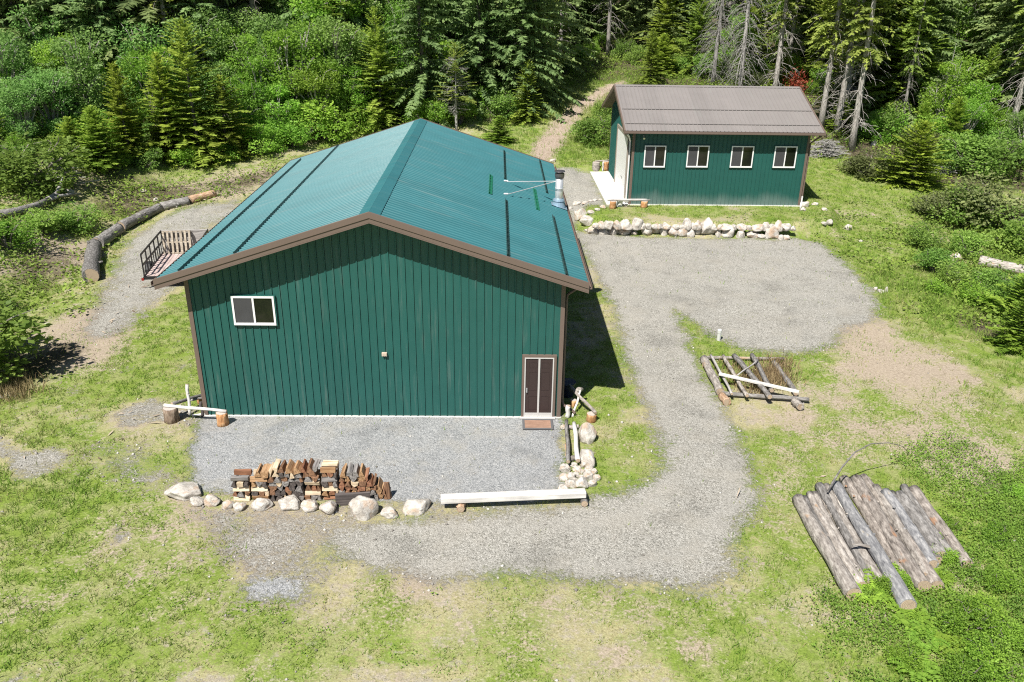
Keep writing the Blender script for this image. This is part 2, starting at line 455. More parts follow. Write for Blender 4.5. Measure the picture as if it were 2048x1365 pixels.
    hg = t.math('ADD', t.math('MULTIPLY', vd, -.9), t.math('MULTIPLY', vd2, -.6))
    hv = t.math('ADD', t.math('MULTIPLY', e2, 1.4), t.math('MULTIPLY', e3, 1.2))
    nd = t.n('ShaderNodeMix', data_type='FLOAT'); t.set(nd.inputs[0], gm); t.set(nd.inputs[2], hv); t.set(nd.inputs[3], hg)
    t.bsdf(col, .95, .1, nrm=t.bump(nd.outputs[0], .6, .035)); return t.m
GROUND = _ground()

L_BLADE = m_leaf('grass_blade', (.42, .39, .17), (.185, .305, .045), .3, 0, 0)
L_COVER = m_leaf('ground_cover_leaf', (.110, .215, .035), (.31, .47, .075), .4, 0, 0)
L_UNDER = m_leaf('undergrowth_leaf', (.105, .185, .032), (.33, .45, .080), .4, 0, 0)
L_FIRY = m_leaf('young_fir_needles', (.120, .215, .025), (.42, .54, .080), .42, .015, .18)
L_FIRM = m_leaf('fir_needles', (.105, .175, .024), (.40, .49, .085), .42, .015, .2)
L_SPR = m_leaf('spruce_needles', (.105, .170, .062), (.34, .45, .165), .42, .015, .2)
L_OLD = m_leaf('old_fir_needles', (.105, .165, .030), (.38, .46, .105), .42, .015, .22)
L_SHRB = m_leaf('bright_shrub_leaf', (.120, .260, .028), (.36, .57, .085), .5, .015, .16)
L_SHRM = m_leaf('shrub_leaf', (.115, .225, .040), (.34, .51, .110), .5, .015, .2)
L_SHRO = m_leaf('olive_shrub_leaf', (.095, .120, .040), (.26, .30, .115), .4, .02, .2)
L_BROAD = m_leaf('broadleaf_leaf', (.120, .240, .055), (.34, .53, .150), .5, .015, .18)
L_DRY = m_leaf('dry_stalk', (.16, .11, .06), (.40, .33, .17), .2, .02, .2)
L_REDF = m_leaf('dead_red_needles', (.20, .045, .025), (.38, .10, .05), .2, .01, .1)
# ------------------------------------------------------------------ helpers on planes
def hit(px, py, p0, n):
    d = ray(px, py); n = np.asarray(n, float); p0 = np.asarray(p0, float)
    t = ((p0-_C)@n)/(d@n)
    return Vector(_C+d*t)
def hit_z(px, py, z): return hit(px, py, (0, 0, z), (0, 0, 1))
def world_poly(px):
    return np.array([tuple(at(*p)[:2]) for p in px])

# ------------------------------------------------------------------ ground sheet
P_DRIVE = [(1098, 336), (1183, 344), (1213, 413), (1160, 424), (1146, 462), (1300, 476), (1590, 479), (1645, 489), (1690, 528), (1738, 575), (1756, 612), (1742, 645), (1690, 655), (1668, 690), (1600, 706), (1490, 702), (1410, 665), (1352, 622), (1378, 690), (1402, 745), (1440, 800), (1474, 880), (1512, 955), (1516, 1000), (1480, 1062), (1470, 1150), (1385, 1182), (1200, 1158), (1060, 1150), (900, 1158), (760, 1140), (660, 1110), (650, 1060), (760, 1048), (880, 1032), (1180, 1006), (1290, 965), (1326, 935), (1318, 880), (1285, 790), (1250, 720), (1236, 640), (1205, 570), (1150, 470)]
P_PAD = [(405, 828), (1122, 828), (1128, 990), (1100, 1006), (880, 1008), (780, 1006), (600, 1000), (440, 985), (382, 985), (380, 900)]
P_LEFTG = [(150, 690), (185, 610), (215, 545), (245, 485), (310, 440), (400, 410), (470, 398), (490, 420), (430, 455), (415, 560), (330, 590), (280, 650), (205, 680)]
P_SPARSE = [(370, 1000), (560, 1003), (880, 1008), (890, 1040), (720, 1060), (690, 1130), (640, 1205), (470, 1200), (400, 1120)]
P_SPARSE2 = [(170, 880), (300, 880), (390, 960), (300, 1000), (170, 960)]
P_SPARSE3 = [(480, 1150), (600, 1150), (610, 1205), (490, 1200)]
P_TRACK = [(1040, 330), (1062, 285), (1105, 235), (1150, 200), (1205, 170), (1255, 158), (1262, 168), (1222, 190), (1180, 222), (1150, 262), (1125, 300), (1105, 345)]
P_TRACK2 = [(1255, 158), (1300, 150), (1300, 158), (1262, 168)]
wp = {k: world_poly(v) for k, v in dict(drive=P_DRIVE, pad=P_PAD, left=P_LEFTG, sp=P_SPARSE, sp2=P_SPARSE2, sp3=P_SPARSE3, track=P_TRACK).items()}

def _axis(lo, hi, st, far):
    a = list(np.arange(lo, hi+1e-6, st)); s = st
    b = []
    x = hi
    while x < far: s *= 1.18; x += s; b.append(x)
    s = st; x = lo; c = []
    while x > -far: s *= 1.18; x -= s; c.append(x)
    return np.array(c[::-1]+a+b)
GX = _axis(-30, 46, .27, 500); GY = _axis(-13, 56, .27, 650)
gx, gy = np.meshgrid(GX, GY)
gz_ = H(gx, gy)
# outside the finely gridded yard the sheet is smooth
def blobs(x, y, lst):
    v = np.zeros(x.shape)
    for px, py, r, k in lst:
        p = at(px, py)
        v = v+k*np.exp(-((x-p.x)**2+(y-p.y)**2)/(r*r))
    return v
def soft(poly, w, x, y): return smooth(-w, w, sdf(x, y, poly))
def fields(x, y):
    x = np.asarray(x, float); y = np.asarray(y, float)
    grav = np.maximum.reduce([soft(wp['drive'], 1.2, x, y), soft(wp['pad'], .7, x, y), .72*soft(wp['left'], 1.1, x, y), .60*soft(wp['sp'], 1.6, x, y), .52*soft(wp['sp2'], 1.5, x, y), .85*soft(wp['sp3'], .5, x, y)])
    pad = np.maximum(soft(wp['pad'], .5, x, y), .8*soft(wp['sp3'], .6, x, y))
    track = .80*soft(wp['track'], 1.5, x, y)
    lush = .53+.12*smooth(11, 18, x)*(1-smooth(16, 30, y))
    lush = lush+blobs(x, y, [(60, 1250, 5, .12), (40, 950, 5, .22), (250, 1200, 5, .02), (330, 1300, 4, .06), (1200, 1330, 4, .14), (1650, 1330, 4, .10), (1950, 1000, 4, .35), (1700, 1000, 3, .06), (1560, 860, 2.5, .10), (1470, 730, 2, .3), (1400, 680, 2, .25),
        (1700, 400, 5, .5), (1650, 330, 5, .55), (1760, 500, 4, .35), (1700, 540, 3, .2), (1840, 560, 3, .30), (1900, 600, 4, .20), (1950, 720, 3, .12), (1690, 560, 2.2, .25), (1200, 300, 7, .4), (1150, 320, 3, .3), (1180, 150, 10, .35), (330, 640, 2.5, .25), (280, 720, 3, .12), (140, 560, 3, .15),
        (1400, 430, 3, .1), (1250, 440, 3, .08), (800, 1330, 5, -.06), (620, 1300, 4, -.04), (1640, 1100, 3.5, -.10), (1600, 900, 2.5, -.12), (1230, 800, 1.6, .22), (1235, 900, 2, .10), (1225, 720, 1.5, .2), (700, 1250, 4, .04), (150, 1100, 4, .1), (1000, 1230, 3, -.05)])
    pn = fbm(x*.75+9, y*.75+4, 5, 131)
    lush = lush+(pn-.5)*1.15
    gp = smooth(.54, .68, fbm(x*.55+40, y*.55, 5, 171))
    grav = np.maximum(grav, gp*smooth(6, 1, x)*smooth(-16, -12, x)*smooth(11, 4, y)*.62)
    lush = lush-gp*.30*smooth(30, 20, y)
    bare = gp*.24*smooth(30, 20, y)+blobs(x, y, [(235, 590, 1., .6), (205, 640, 1., .6), (175, 690, 1., .6), (150, 720, 1., .5), (70, 500, 2.5, .4), (170, 500, 1.5, .3), (430, 378, 2.5, .4), (530, 352, 2.5, .4), (330, 398, 2, .3), (1800, 730, 3.0, .50), (1740, 690, 2.2, .5), (1860, 790, 2.6, .34), (1700, 640, 1.6, .25), (1650, 830, 2.0, .30), (1600, 900, 2.0, .30), (1545, 985, 1.6, .35), (1750, 880, 1.6, .25), (1640, 1130, 2.0, .28), (1250, 1330, 2.2, .14), (1310, 1280, 1.6, .12),
        (540, 1090, 2.6, .50), (420, 1010, 1.6, .30), (140, 680, 2.4, .55), (190, 640, 1.6, .5), (100, 730, 2.2, .4), (330, 850, 2.0, .3), (230, 880, 2.5, .22), (1265, 640, 1.6, .5), (1280, 760, 1.5, .45), (1300, 900, 1.2, .4), (1360, 610, 1.0, .55),
        (120, 480, 2.6, .35), (60, 560, 2.6, .25), (330, 400, 3.2, .25), (470, 365, 3.5, .28), (260, 430, 2.2, .2), (560, 345, 3.5, .2), (1920, 900, 1.8, .5), (1980, 950, 1.6, .5), (1330, 470, 2.5, .15), (1700, 430, 1.5, .3), (1760, 420, 2, .25), (1720, 460, 2, .2),
        (900, 1200, 2, .2), (330, 1000, 2.0, .22), (200, 1150, 2, .16), (760, 1200, 2, .22), (1140, 1240, 2, .26), (60, 1190, 1.6, .2)])
    # forest floor: uphill of the edge of the woods
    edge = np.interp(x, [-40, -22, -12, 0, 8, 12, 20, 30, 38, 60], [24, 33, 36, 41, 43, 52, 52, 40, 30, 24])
    litter_shade = smooth(-2, 3, y-edge)*(1-.9*np.maximum(track, soft(wp['track'], 9., x, y)*1.))
    litter_shade = np.maximum(litter_shade, blobs(x, y, [(110, 510, 2.5, .45), (330, 395, 2.5, .42), (470, 372, 2.6, .45), (250, 425, 1.8, .42), (560, 345, 2.6, .40), (150, 690, 1.2, .3), (200, 340, 4, .5), (60, 400, 3, .45), (60, 560, 2.2, .42), (2020, 660, 2.6, .9), (40, 740, 2.0, .7), (30, 640, 1.5, .4)]))  # bank litter; the last blobs paint shade beside the edge fir and bush
    return np.clip(grav, 0, 1), np.clip(lush, 0, 1), np.clip(bare, 0, 1), pad, np.clip(litter_shade, 0, 1), track
_RUT = [world_poly(q) for q in ([(1235, 490), (1270, 580), (1310, 680), (1368, 800), (1405, 900), (1400, 990), (1330, 1065), (1200, 1095), (1000, 1095), (800, 1095)], [(1275, 585), (1330, 545), (1440, 535), (1620, 560)], [(1290, 620), (1340, 565), (1480, 590), (1640, 610)])]
def rut_field(x, y):
    v = np.zeros(np.shape(x))
    for q in _RUT:
        d = np.full(np.shape(x), 1e9)
        for (ax, ay), (bx, by) in zip(q[:-1], q[1:]):
            ex, ey = bx-ax, by-ay; t = np.clip(((x-ax)*ex+(y-ay)*ey)/(ex*ex+ey*ey), 0, 1); d = np.minimum(d, np.hypot(x-ax-t*ex, y-ay-t*ey))
        v = np.maximum(v, np.exp(-((d-.85)/.30)**2))
    return v
F_rut = rut_field(gx, gy)
F_gr, F_lu, F_ba, F_pa, F_li, F_tr = fields(gx, gy)

ny, nx = gx.shape
gid = np.arange(nx*ny).reshape(ny, nx)
quads = np.stack([gid[:-1, :-1], gid[:-1, 1:], gid[1:, 1:], gid[1:, :-1]], -1).reshape(-1, 4)
def facemean(a): return ((a[:-1, :-1]+a[:-1, 1:]+a[1:, 1:]+a[1:, :-1])/4).ravel()
m_gr, m_pa, m_tr = facemean(soft(wp['drive'], .35, gx, gy)), facemean(soft(wp['pad'], .3, gx, gy)), facemean(F_tr)
m_lf = facemean(soft(wp['left'], .6, gx, gy))
cls = np.zeros(len(quads), int)
cls[m_lf > .5] = 4; cls[m_tr > .5] = 3; cls[m_gr > .5] = 1; cls[m_pa > .5] = 2
VG = np.stack([gx.ravel(), gy.ravel(), gz_.ravel()], 1)
MK = np.stack([F_gr.ravel(), F_lu.ravel(), F_ba.ravel(), np.ones(nx*ny)], 1).astype(np.float32)
MK2 = np.stack([F_pa.ravel(), F_li.ravel(), F_tr.ravel(), np.ones(nx*ny)], 1).astype(np.float32)
for k, nm in enumerate(['ground', 'gravel_drive', 'gravel_pad', 'dirt_track', 'gravel_parking_strip']):
    q = quads[cls == k]
    u, inv = np.unique(q.ravel(), return_inverse=True)
    me = np_mesh(nm, VG[u], inv.reshape(-1, 4), GROUND)
    for an, arr in (('mask', MK), ('mask2', MK2)):
        a_ = me.attributes.new(an, 'FLOAT_COLOR', 'POINT'); a_.data.foreach_set('color', arr[u].ravel())
    a_ = me.attributes.new('rut', 'FLOAT', 'POINT'); a_.data.foreach_set('value', F_rut.ravel()[u].astype(np.float32))
    me.polygons.foreach_set('use_smooth', [True]*len(me.polygons))
    tag(link(nm, me), kind='structure')

# ------------------------------------------------------------------ metal building pieces
PITCH = .2286
RIB = [(0, 0), (.150, 0), (.168, .026), (.192, .026), (.193, -.014), (.205, -.014), (.206, 0)]  # groove after each rib is added so a dark shadow line shows
RIBM = [(0, 0), (.014, 0), (.015, -.028), (.040, -.028), (.041, .026), (.066, .026), (.084, 0)]  # mirrored, its added groove darkening the side away from the sun
def sheet(name, m, parent, o, u, length, top, out, vdir=(0, 0, 1), dep=1., rib=RIB, start=0.):
    """ribbed steel sheet: runs from o along u; each rib runs along vdir for top(s) metres"""
    o, u, out, vdir = Vector(o), Vector(u), Vector(out), Vector(vdir)
    pts = []; k = 0
    while True:
        base = k*PITCH-start
        stop = False
        for off, d in rib:
            s = base+off
            if s < 0: continue
            if s > length: stop = True; break
            pts.append((s, d*dep))
        if stop: break
        k += 1
    if pts[0][0] > 1e-4: pts.insert(0, (0, 0))
    pts.append((length, 0))
    mb = MB(); vs = []
    ss = sorted(set([p[0] for p in pts]))
    for s, d in pts:
        b = o+u*s+out*d; vs += [b, b+vdir*top(s)]
    fs = []
    flip = u.cross(vdir).dot(out) < 0
    for i in range(len(pts)-1):
        f = (2*i, 2*i+2, 2*i+3, 2*i+1)
        fs.append(f[::-1] if flip else f)
    mb.add(vs, fs)
    return mb.build(name, m, parent)

# ================================================================== BIG GREEN BARN
BW, BL = 11.0, 15.35
BHe, BS, BO, BOF = 4.8321, .3254, .62, .5765
BZR = BHe+BS*BW/2
sl = math.sqrt(1+BS*BS)
barn = tag(empty('metal_barn', (0, 0, 0)), 'large green steel barn with teal gable roof and brown trim', 'barn')
top_g = lambda s: (BHe-.16+BS*min(s, BW-s))-.03
sheet('wall', GREEN, barn, (0, 0, .03), (1, 0, 0), BW, top_g, (0, -1, 0))
sheet('wall', GREEN, barn, (BW, BL, .03), (-1, 0, 0), BW, top_g, (0, 1, 0))
sheet('wall', GREEN, barn, (0, BL, .03), (0, -1, 0), BL, lambda s: BHe-.19, (-1, 0, 0))
sheet('wall', GREEN, barn, (BW, 0, .03), (0, 1, 0), BL, lambda s: BHe-.19, (1, 0, 0))
MB().box((-.05, -.05, -.3), (BW+.05, BL+.05, .026)).build('foundation', CONC, barn)
# roof sheets, ribs down the slope
y0, y1 = -BOF, BL+BOF
LS = (BW/2+BO)*sl
rl = sheet('roof_panel', ROOFG, barn, (BW/2, y1, BZR), (0, -1, 0), y1-y0, lambda s: LS, Vector((-BS, 0, 1)).normalized(), Vector((-1, 0, -BS)).normalized(), rib=RIBM)
rr = sheet('roof_panel', ROOFG, barn, (BW/2, y0, BZR), (0, 1, 0), y1-y0, lambda s: LS, Vector((BS, 0, 1)).normalized(), Vector((1, 0, -BS)).normalized())
# soffits (roof underside)
for sg in (-1, 1):
    mb = MB(); xe = BW/2+sg*(BW/2+BO-.01); ze = BHe-BS*(BO-.01)
    mb.add([(BW/2, y0+.01, BZR-.14), (xe, y0+.01, ze-.14), (xe, y1-.01, ze-.14), (BW/2, y1-.01, BZR-.14)], [(0, 1, 2, 3) if sg > 0 else (3, 2, 1, 0)])
    mb.build('soffit', SOFF, barn)
# rake trim: two stepped boards front and back, each slope
for (yy, dr) in ((y0, -1), (y1, 1)):
    for sg in (-1, 1):
        mb = MB()
        a = Vector((BW/2, yy, BZR)); b = Vector((BW/2+sg*(BW/2+BO+.02), yy, BHe-BS*(BO+.02)))
        def strip(zt, zb, d0, d1):
            n = Vector((0, dr, 0))
            vs = [a+n*d0+Vector((0, 0, zb)), b+n*d0+Vector((0, 0, zb)), b+n*d1+Vector((0, 0, zb)), a+n*d1+Vector((0, 0, zb)), a+n*d0+Vector((0, 0, zt)), b+n*d0+Vector((0, 0, zt)), b+n*d1+Vector((0, 0, zt)), a+n*d1+Vector((0, 0, zt))]
            fs = [(0, 1, 2, 3), (7, 6, 5, 4), (0, 4, 5, 1), (1, 5, 6, 2), (2, 6, 7, 3), (3, 7, 4, 0)]
            mb.add(vs, fs if sg*dr > 0 else [f[::-1] for f in fs])
        strip(.045, -.115, -.05, .05)
        strip(-.119, -.235, -.03, .028)
        strip(-.239, -.262, -.03, .045)
        mb.build('rake_trim', BROWN, barn)
# ridge cap
for sg in (-1, 1):
    mb = MB(); n = Vector((sg*BS, 0, 1)).normalized(); d = Vector((sg, 0, -BS)).normalized()
    p = Vector((BW/2, y0-.02, BZR+.028)); w = .30; L = Vector((0, y1-y0+.04, 0))
    mb.obox(p, d*w, L, n*.006)
    mb.obox(p+d*w-n*.03, d*.006, L, n*.036)
    mb.build('ridge_cap', ROOFG, barn)
MB().add([(BW/2-.24, y0-.024, BZR-.06), (BW/2+.24, y0-.024, BZR-.06), (BW/2, y0-.024, BZR+.03)], [(0, 1, 2)]).build('ridge_closure', RUBBER, barn)
# eave gutters
for sg, x in ((-1, -BO), (1, BW+BO)):
    mb = MB(); z = BHe-BS*BO
    mb.box((x-.02, y0, z-.17), (x+.02, y1, z-.015))
    mb.obox((x+sg*.022, y0-.01, z-.15), (sg*.09, 0, 0), (0, y1-y0+.02, 0), (0, 0, .02)); mb.obox((x+sg*.10, y0-.01, z-.128), (sg*.012, 0, 0), (0, y1-y0+.02, 0), (0, 0, .09))
    mb.build('gutter', BROWN, barn)
# corner trims
for cx, cy, sx, sy in ((0, 0, -1, -1), (BW, 0, 1, -1), (0, BL, -1, 1), (BW, BL, 1, 1)):
    mb = MB(); zt = BHe-.2
    mb.obox((cx+sx*.028, cy+sy*.028, .0), (-sx*.125, 0, 0), (0, -sy*.012, 0), (0, 0, zt)); mb.obox((cx+sx*.028, cy+sy*.012, .0), (-sx*.012, 0, 0), (0, -sy*.125, 0), (0, 0, zt))
    mb.build('corner_trim', BROWN, barn)
# window
def window(parent, px_tl, px_br, p0, n, u, name='window', fw=.055):
    """sliding window built on a wall plane; u is the horizontal direction, returns the frame"""
    n = Vector(n); u = Vector(u)
    a = hit(*px_tl, p0, n); b = hit(*px_br, p0, n)
    o = Vector(p0); s0, s1 = (a-o).dot(u), (b-o).dot(u); z1, z0 = a.z, b.z
    Wd, Ht = s1-s0, z1-z0
    base = o+u*s0; base.z = z0
    def bx(mb, sa, sb, za, zb, da, db):
        mb.obox(base+u*sa+Vector((0, 0, za))+n*da, u*(sb-sa), n*(db-da), (0, 0, zb-za))
    mb = MB()
    bx(mb, 0, Wd, 0, fw*1.25, .0, .075); bx(mb, 0, Wd, Ht-fw, Ht, .0, .07)
    bx(mb, 0, fw, fw*1.25, Ht-fw, .0, .07); bx(mb, Wd-fw, Wd, fw*1.25, Ht-fw, .0, .07)
    bx(mb, Wd*.5-fw*.5, Wd*.5+fw*.5, fw*1.25, Ht-fw, .0, .066)
    fr = mb.build(name, WHITE, parent)
    # dark surround trim
    t = MB(); bx(t, -.035, -.001, -.03, Ht+.03, .0, .05); bx(t, Wd+.001, Wd+.035, -.03, Ht+.03, .0, .05); bx(t, -.001, Wd+.001, Ht+.001, Ht+.03, .0, .05); bx(t, -.001, Wd+.001, -.03, -.001, .0, .05)
    t.build('window_trim', GREEN, fr)
    s = MB(); bx(s, fw+.001, Wd*.5-fw*.5-.001, fw*1.25+.001, Ht-fw-.001, .03, .05); s.build('insect_screen', SCREEN, fr)
    g = MB(); bx(g, Wd*.5+fw*.5+.001, Wd-fw-.001, fw*1.25+.001, Ht-fw-.001, .02, .035); g.build('pane', GLASS, fr)
    return fr
window(barn, (462.5, 591.5), (554, 649.5), (0, -.02, 0), (0, -1, 0), (1, 0, 0))
# door
pa = hit(1044.5, 709, (0, 0, 0), (0, 1, 0)); dx0, dz1 = pa.x, pa.z
dx1 = hit(1110, 830, (0, 0, 0), (0, 1, 0)).x-.02
mb = MB()
mb.box((dx0, -.075, .03), (dx0+.075, -.0, dz1)); mb.box((dx1-.075, -.075, .03), (dx1, -.0, dz1)); mb.box((dx0+.075, -.075, dz1-.075), (dx1-.075, 0, dz1))
dfr = mb.build('door_frame', BROWN, barn)
mb = MB(); e0, e1, zt = dx0+.077, dx1-.077, dz1-.077; mid = (e0+e1)/2
for q in ((e0, e0+.035, .06, zt), (e1-.035, e1, .06, zt), (mid-.028, mid+.028, .10, zt-.036)):
    mb.box((q[0], -.085, q[2]), (q[1], -.06, q[3]))
mb.box((e0+.035, -.085, zt-.035), (e1-.035, -.06, zt)); mb.box((e0+.035, -.088, .06), (e1-.035, -.06, .10))
mb.box((e0+.035, -.082, .10), (mid-.028, -.062, .19)); mb.box((mid+.028, -.082, .10), (e1-.035, -.062, .19))
mb.build('screen_door_frame', m_paint('dull_white_frame', (.50, .49, .47), .5), dfr)
mb = MB(); mb.box((e0, -.058, .05), (e1, -.02, zt))
for k in (0, 1):
    xa = e0+.12 if k == 0 else mid+.06; xb = mid-.06 if k == 0 else e1-.12
    for za, zb in ((.30, .78), (.98, 1.62), (1.74, zt-.15)):
        mb.box((xa, -.066, za), (xb, -.059, za+.022)); mb.box((xa, -.066, zb-.022), (xb, -.059, zb)); mb.box((xa, -.066, za+.022), (xa+.022, -.059, zb-.022)); mb.box((xb-.022, -.066, za+.022), (xb, -.059, zb-.022))
dr = mb.build('door', DKBROWN, barn); 
MB().tube([(e0+.085, -.06, 1.04), (e0+.085, -.10, 1.04), (e0+.085, -.105, .92)], .016, 8).build('handle', STEEL, dr)
MB().box((dx0-.02, -.16, .027), (dx1+.02, -.002, .055)).build('threshold', CONC, barn)
# small outlet box on the wall
q = hit(769, 708, (0, -.02, 0), (0, 1, 0))
mb = MB(); mb.box((q.x-.075, -.09, q.z-.055), (q.x+.075, -.018, q.z+.055)); mb.box((q.x-.055, -.10, q.z-.035), (q.x-.01, -.091, q.z+.035)); mb.box((q.x+.01, -.10, q.z-.035), (q.x+.055, -.091, q.z+.035))
mb.build('outlet_box', m_paint('outlet_beige', (.55, .45, .36), .5), barn)
# downspout at the right front corner
mb = MB(); xw = BW+.09
mb.tube([(BW+BO-.02, .35, BHe-.42), (BW+BO-.05, .35, BHe-.55), (xw+.02, .30, BHe-.85), (xw, .25, BHe-1.1), (xw, .22, .45), (xw+.05, .2, .32), (xw+.28, .12, .22), (xw+.40, .05, .12)], .045, 8)
mb.build('downspout', BROWN, barn)
# snow rails on both slopes
def roof_hit(px, py, side, lift=0.):
    n = Vector((side*BS, 0, 1)).normalized()
    return hit(px, py, Vector((BW/2, 0, BZR))+n*lift, n)
def rail(side, pxs, m, w=.05, h=.06, lift=.06):
    a, b = roof_hit(*pxs[0], side, lift), roof_hit(*pxs[1], side, lift)
    x = (a.x+b.x)/2; n = Vector((side*BS, 0, 1)).normalized(); d = Vector((side, 0, -BS)).normalized()
    z = BZR-BS*abs(x-BW/2)
    p = Vector((x, 0, z))
    ya, yb = max(a.y, y0+.05), min(b.y, y1-.05)
    mb = MB()
    mb.obox(p+Vector((0, ya, 0))+n*.022-d*w*.5, d*w, Vector((0, yb-ya, 0)), n*.012)
    mb.obox(p+Vector((0, ya, 0))+n*.034-d*w*.5, d*.012, Vector((0, yb-ya, 0)), n*h)
    yy = ya+.05
    while yy < yb-.05:
        mb.obox(p+Vector((0, yy, 0))+n*.0345-d*(w*.5-.0125), d*.05, Vector((0, .03, 0)), n*h*.8); yy += PITCH*2
    mb.build('snow_rail', m, barn)
rail(-1, ((347, 545), (608, 316)), RAILG); rail(-1, ((466, 507), (679, 289)), RAILG)
rail(1, ((1015.5, 510), (1013, 399)), RAILG, .10); rail(1, ((1010.5, 357), (1008, 301)), RAILG, .10)
rail(1, ((1134, 552), (1106.5, 431)), RAILG, .10); rail(1, ((1095, 385), (1078.5, 319)), RAILG, .10)
rail(1, ((981, 386), (981, 349)), RAILB, .14); rail(1, ((1076, 418), (1068, 376)), RAILB, .14)
# chimney
cb = roof_hit(1117, 413, 1)
zt = cb.z+.15; d_ = proj(cb)[2]
while proj((cb.x, cb.y, zt))[1] > 341: zt += .02
mb = MB(); cr = .145
mb.tube([(cb.x, cb.y, cb.z-.2), (cb.x, cb.y, zt-.22)], cr, 20); mb.tube([(cb.x, cb.y, (cb.z+zt)/2-.03), (cb.x, cb.y, (cb.z+zt)/2+.03)], cr+.012, 20); mb.tube([(cb.x, cb.y, cb.z+.62), (cb.x, cb.y, cb.z+.66)], cr+.010, 20)
ch = mb.build('chimney_pipe', STEEL, barn, True)
for p in ch.data.polygons:
    if len(p.vertices) > 4: p.use_smooth = False
mb = MB(); mb.tube([(cb.x, cb.y, zt-.30), (cb.x, cb.y, zt-.22), (cb.x, cb.y, zt-.12)], [cr+.015, cr+.035, cr+.03], 20); mb.tube([(cb.x, cb.y, zt-.115), (cb.x, cb.y, zt-.06)], [cr*.7, cr*.7], 20); mb.tube([(cb.x, cb.y, zt-.055), (cb.x, cb.y, zt-.03), (cb.x, cb.y, zt)], [cr+.06, cr+.05, .03], 20)
mb.build('rain_cap', m_paint('chimney_cap_steel', (.16, .15, .15), .35, .5, .2, metal=.7), ch)
mb = MB(); n = Vector((BS, 0, 1)).normalized(); d = Vector((1, 0, -BS)).normalized()
mb.obox(cb-d*.30-Vector((0, .27, 0))+n*.026, d*.62, Vector((0, .54, 0)), n*.012)
mb.tube([cb+Vector((0, 0, -.02)), cb+Vector((0, 0, .22))], [.26, .19], 20); mb.tube([cb+Vector((0, 0, .221)), cb+Vector((0, 0, .29))], [.225, .20], 20)
mb.build('flashing', BLUEF, ch)
for q in ((1012, 364), (1012, 390)):
    r0 = roof_hit(q[0], q[1], 1, .03)
    mb = MB(); mb.tube([r0, (cb.x-.12, cb.y, zt-.42)], .016, 6); mb.tube([r0-Vector((.08, 0, -.028)), r0+Vector((.08, 0, .03))], .04, 6)
    mb.build('brace_rod', STEEL, ch)

# ================================================================== GREY-ROOFED SHED
shed = tag(empty('metal_shed', (SHX, SHY, SHZ), SHA), 'smaller green steel shed with grey-brown roof, four windows and white garage door', 'shed')
def shw(x, y, z):
    c, s = math.cos(SHA), math.sin(SHA)
    return Vector((SHX+x*c-y*s, SHY+x*s+y*c, SHZ+z))
c_, s_ = math.cos(SHA), math.sin(SHA)
UX, UY = Vector((c_, s_, 0)), Vector((-s_, c_, 0))
SHE, SHS, SEO, SGO = 4.386, .3678, .5571, .5996
SZR = SHE+SHS*SHD/2; ssl = math.sqrt(1+SHS*SHS)
tg = lambda s: SHE-.17+SHS*min(s, SHD-s)
sheet('wall', SHEDWALL, shed, (0, 0, .02), (1, 0, 0), SHW, lambda s: SHE-.2, (0, -1, 0))
sheet('wall', GREEN, shed, (SHW, SHD, .02), (-1, 0, 0), SHW, lambda s: SHE-.2, (0, 1, 0))
sheet('wall', GREEN, shed, (0, SHD, .02), (0, -1, 0), SHD, tg, (-1, 0, 0))
sheet('wall', GREEN, shed, (SHW, 0, .02), (0, 1, 0), SHD, tg, (1, 0, 0))
MB().box((-.06, -.05, -.6), (SHW+.05, SHD+.05, .018)).build('foundation', CONC, shed)
x0, x1 = -SGO, SHW+SGO; SLS = (SHD/2+SEO)*ssl
RIB2 = [(0, 0), (.150, 0), (.172, .020), (.200, .020), (.222, 0)]
sheet('roof_panel', ROOFB, shed, (x0, SHD/2, SZR), (1, 0, 0), x1-x0, lambda s: SLS, Vector((0, -SHS, 1)).normalized(), Vector((0, -1, -SHS)).normalized())
sheet('roof_panel', ROOFB, shed, (x1, SHD/2, SZR), (-1, 0, 0), x1-x0, lambda s: SLS, Vector((0, SHS, 1)).normalized(), Vector((0, 1, -SHS)).normalized())
for sg in (-1, 1):
    ye = SHD/2+sg*(SHD/2+SEO-.01); ze = SHE-SHS*(SEO-.01)
    MB().add([(x0+.01, SHD/2, SZR-.13), (x1-.01, SHD/2, SZR-.13), (x1-.01, ye, ze-.13), (x0+.01, ye, ze-.13)], [(0, 1, 2, 3) if sg > 0 else (3, 2, 1, 0)]).build('soffit', SOFF, shed)
    n = Vector((0, sg*SHS, 1)).normalized(); d = Vector((0, sg, -SHS)).normalized()
    mb = MB(); mb.obox(Vector((x0-.02, SHD/2, SZR+.028)), (x1-x0+.04, 0, 0), d*.2, n*.006); mb.build('ridge_cap', ROOFB, shed)
    # gutter
    y = SHD/2+sg*(SHD/2+SEO); z = SHE-SHS*SEO
    mb = MB(); mb.box((x0, min(y-.018, y+.018), z-.16), (x1, max(y-.018, y+.018), z-.012))
    mb.obox((x0-.01, y+sg*.02, z-.13), (x1-x0+.02, 0, 0), (0, sg*.10, 0), (0, 0, .018)); mb.obox((x0-.01, y+sg*.108, z-.111), (x1-x0+.02, 0, 0), (0, sg*.012, 0), (0, 0, .08))
    mb.build('gutter', BROWN, shed)
    for xx, dr_ in ((x0, -1), (x1, 1)):
        a = Vector((xx, SHD/2, SZR)); b = Vector((xx, SHD/2+sg*(SHD/2+SEO+.02), SHE-SHS*(SEO+.02)))
        mb = MB(); v = b-a
        mb.obox(a+Vector((-dr_*.05, 0, -.2)), v, (dr_*.075, 0, 0), (0, 0, .235))
        mb.build('rake_trim', BROWN, shed)
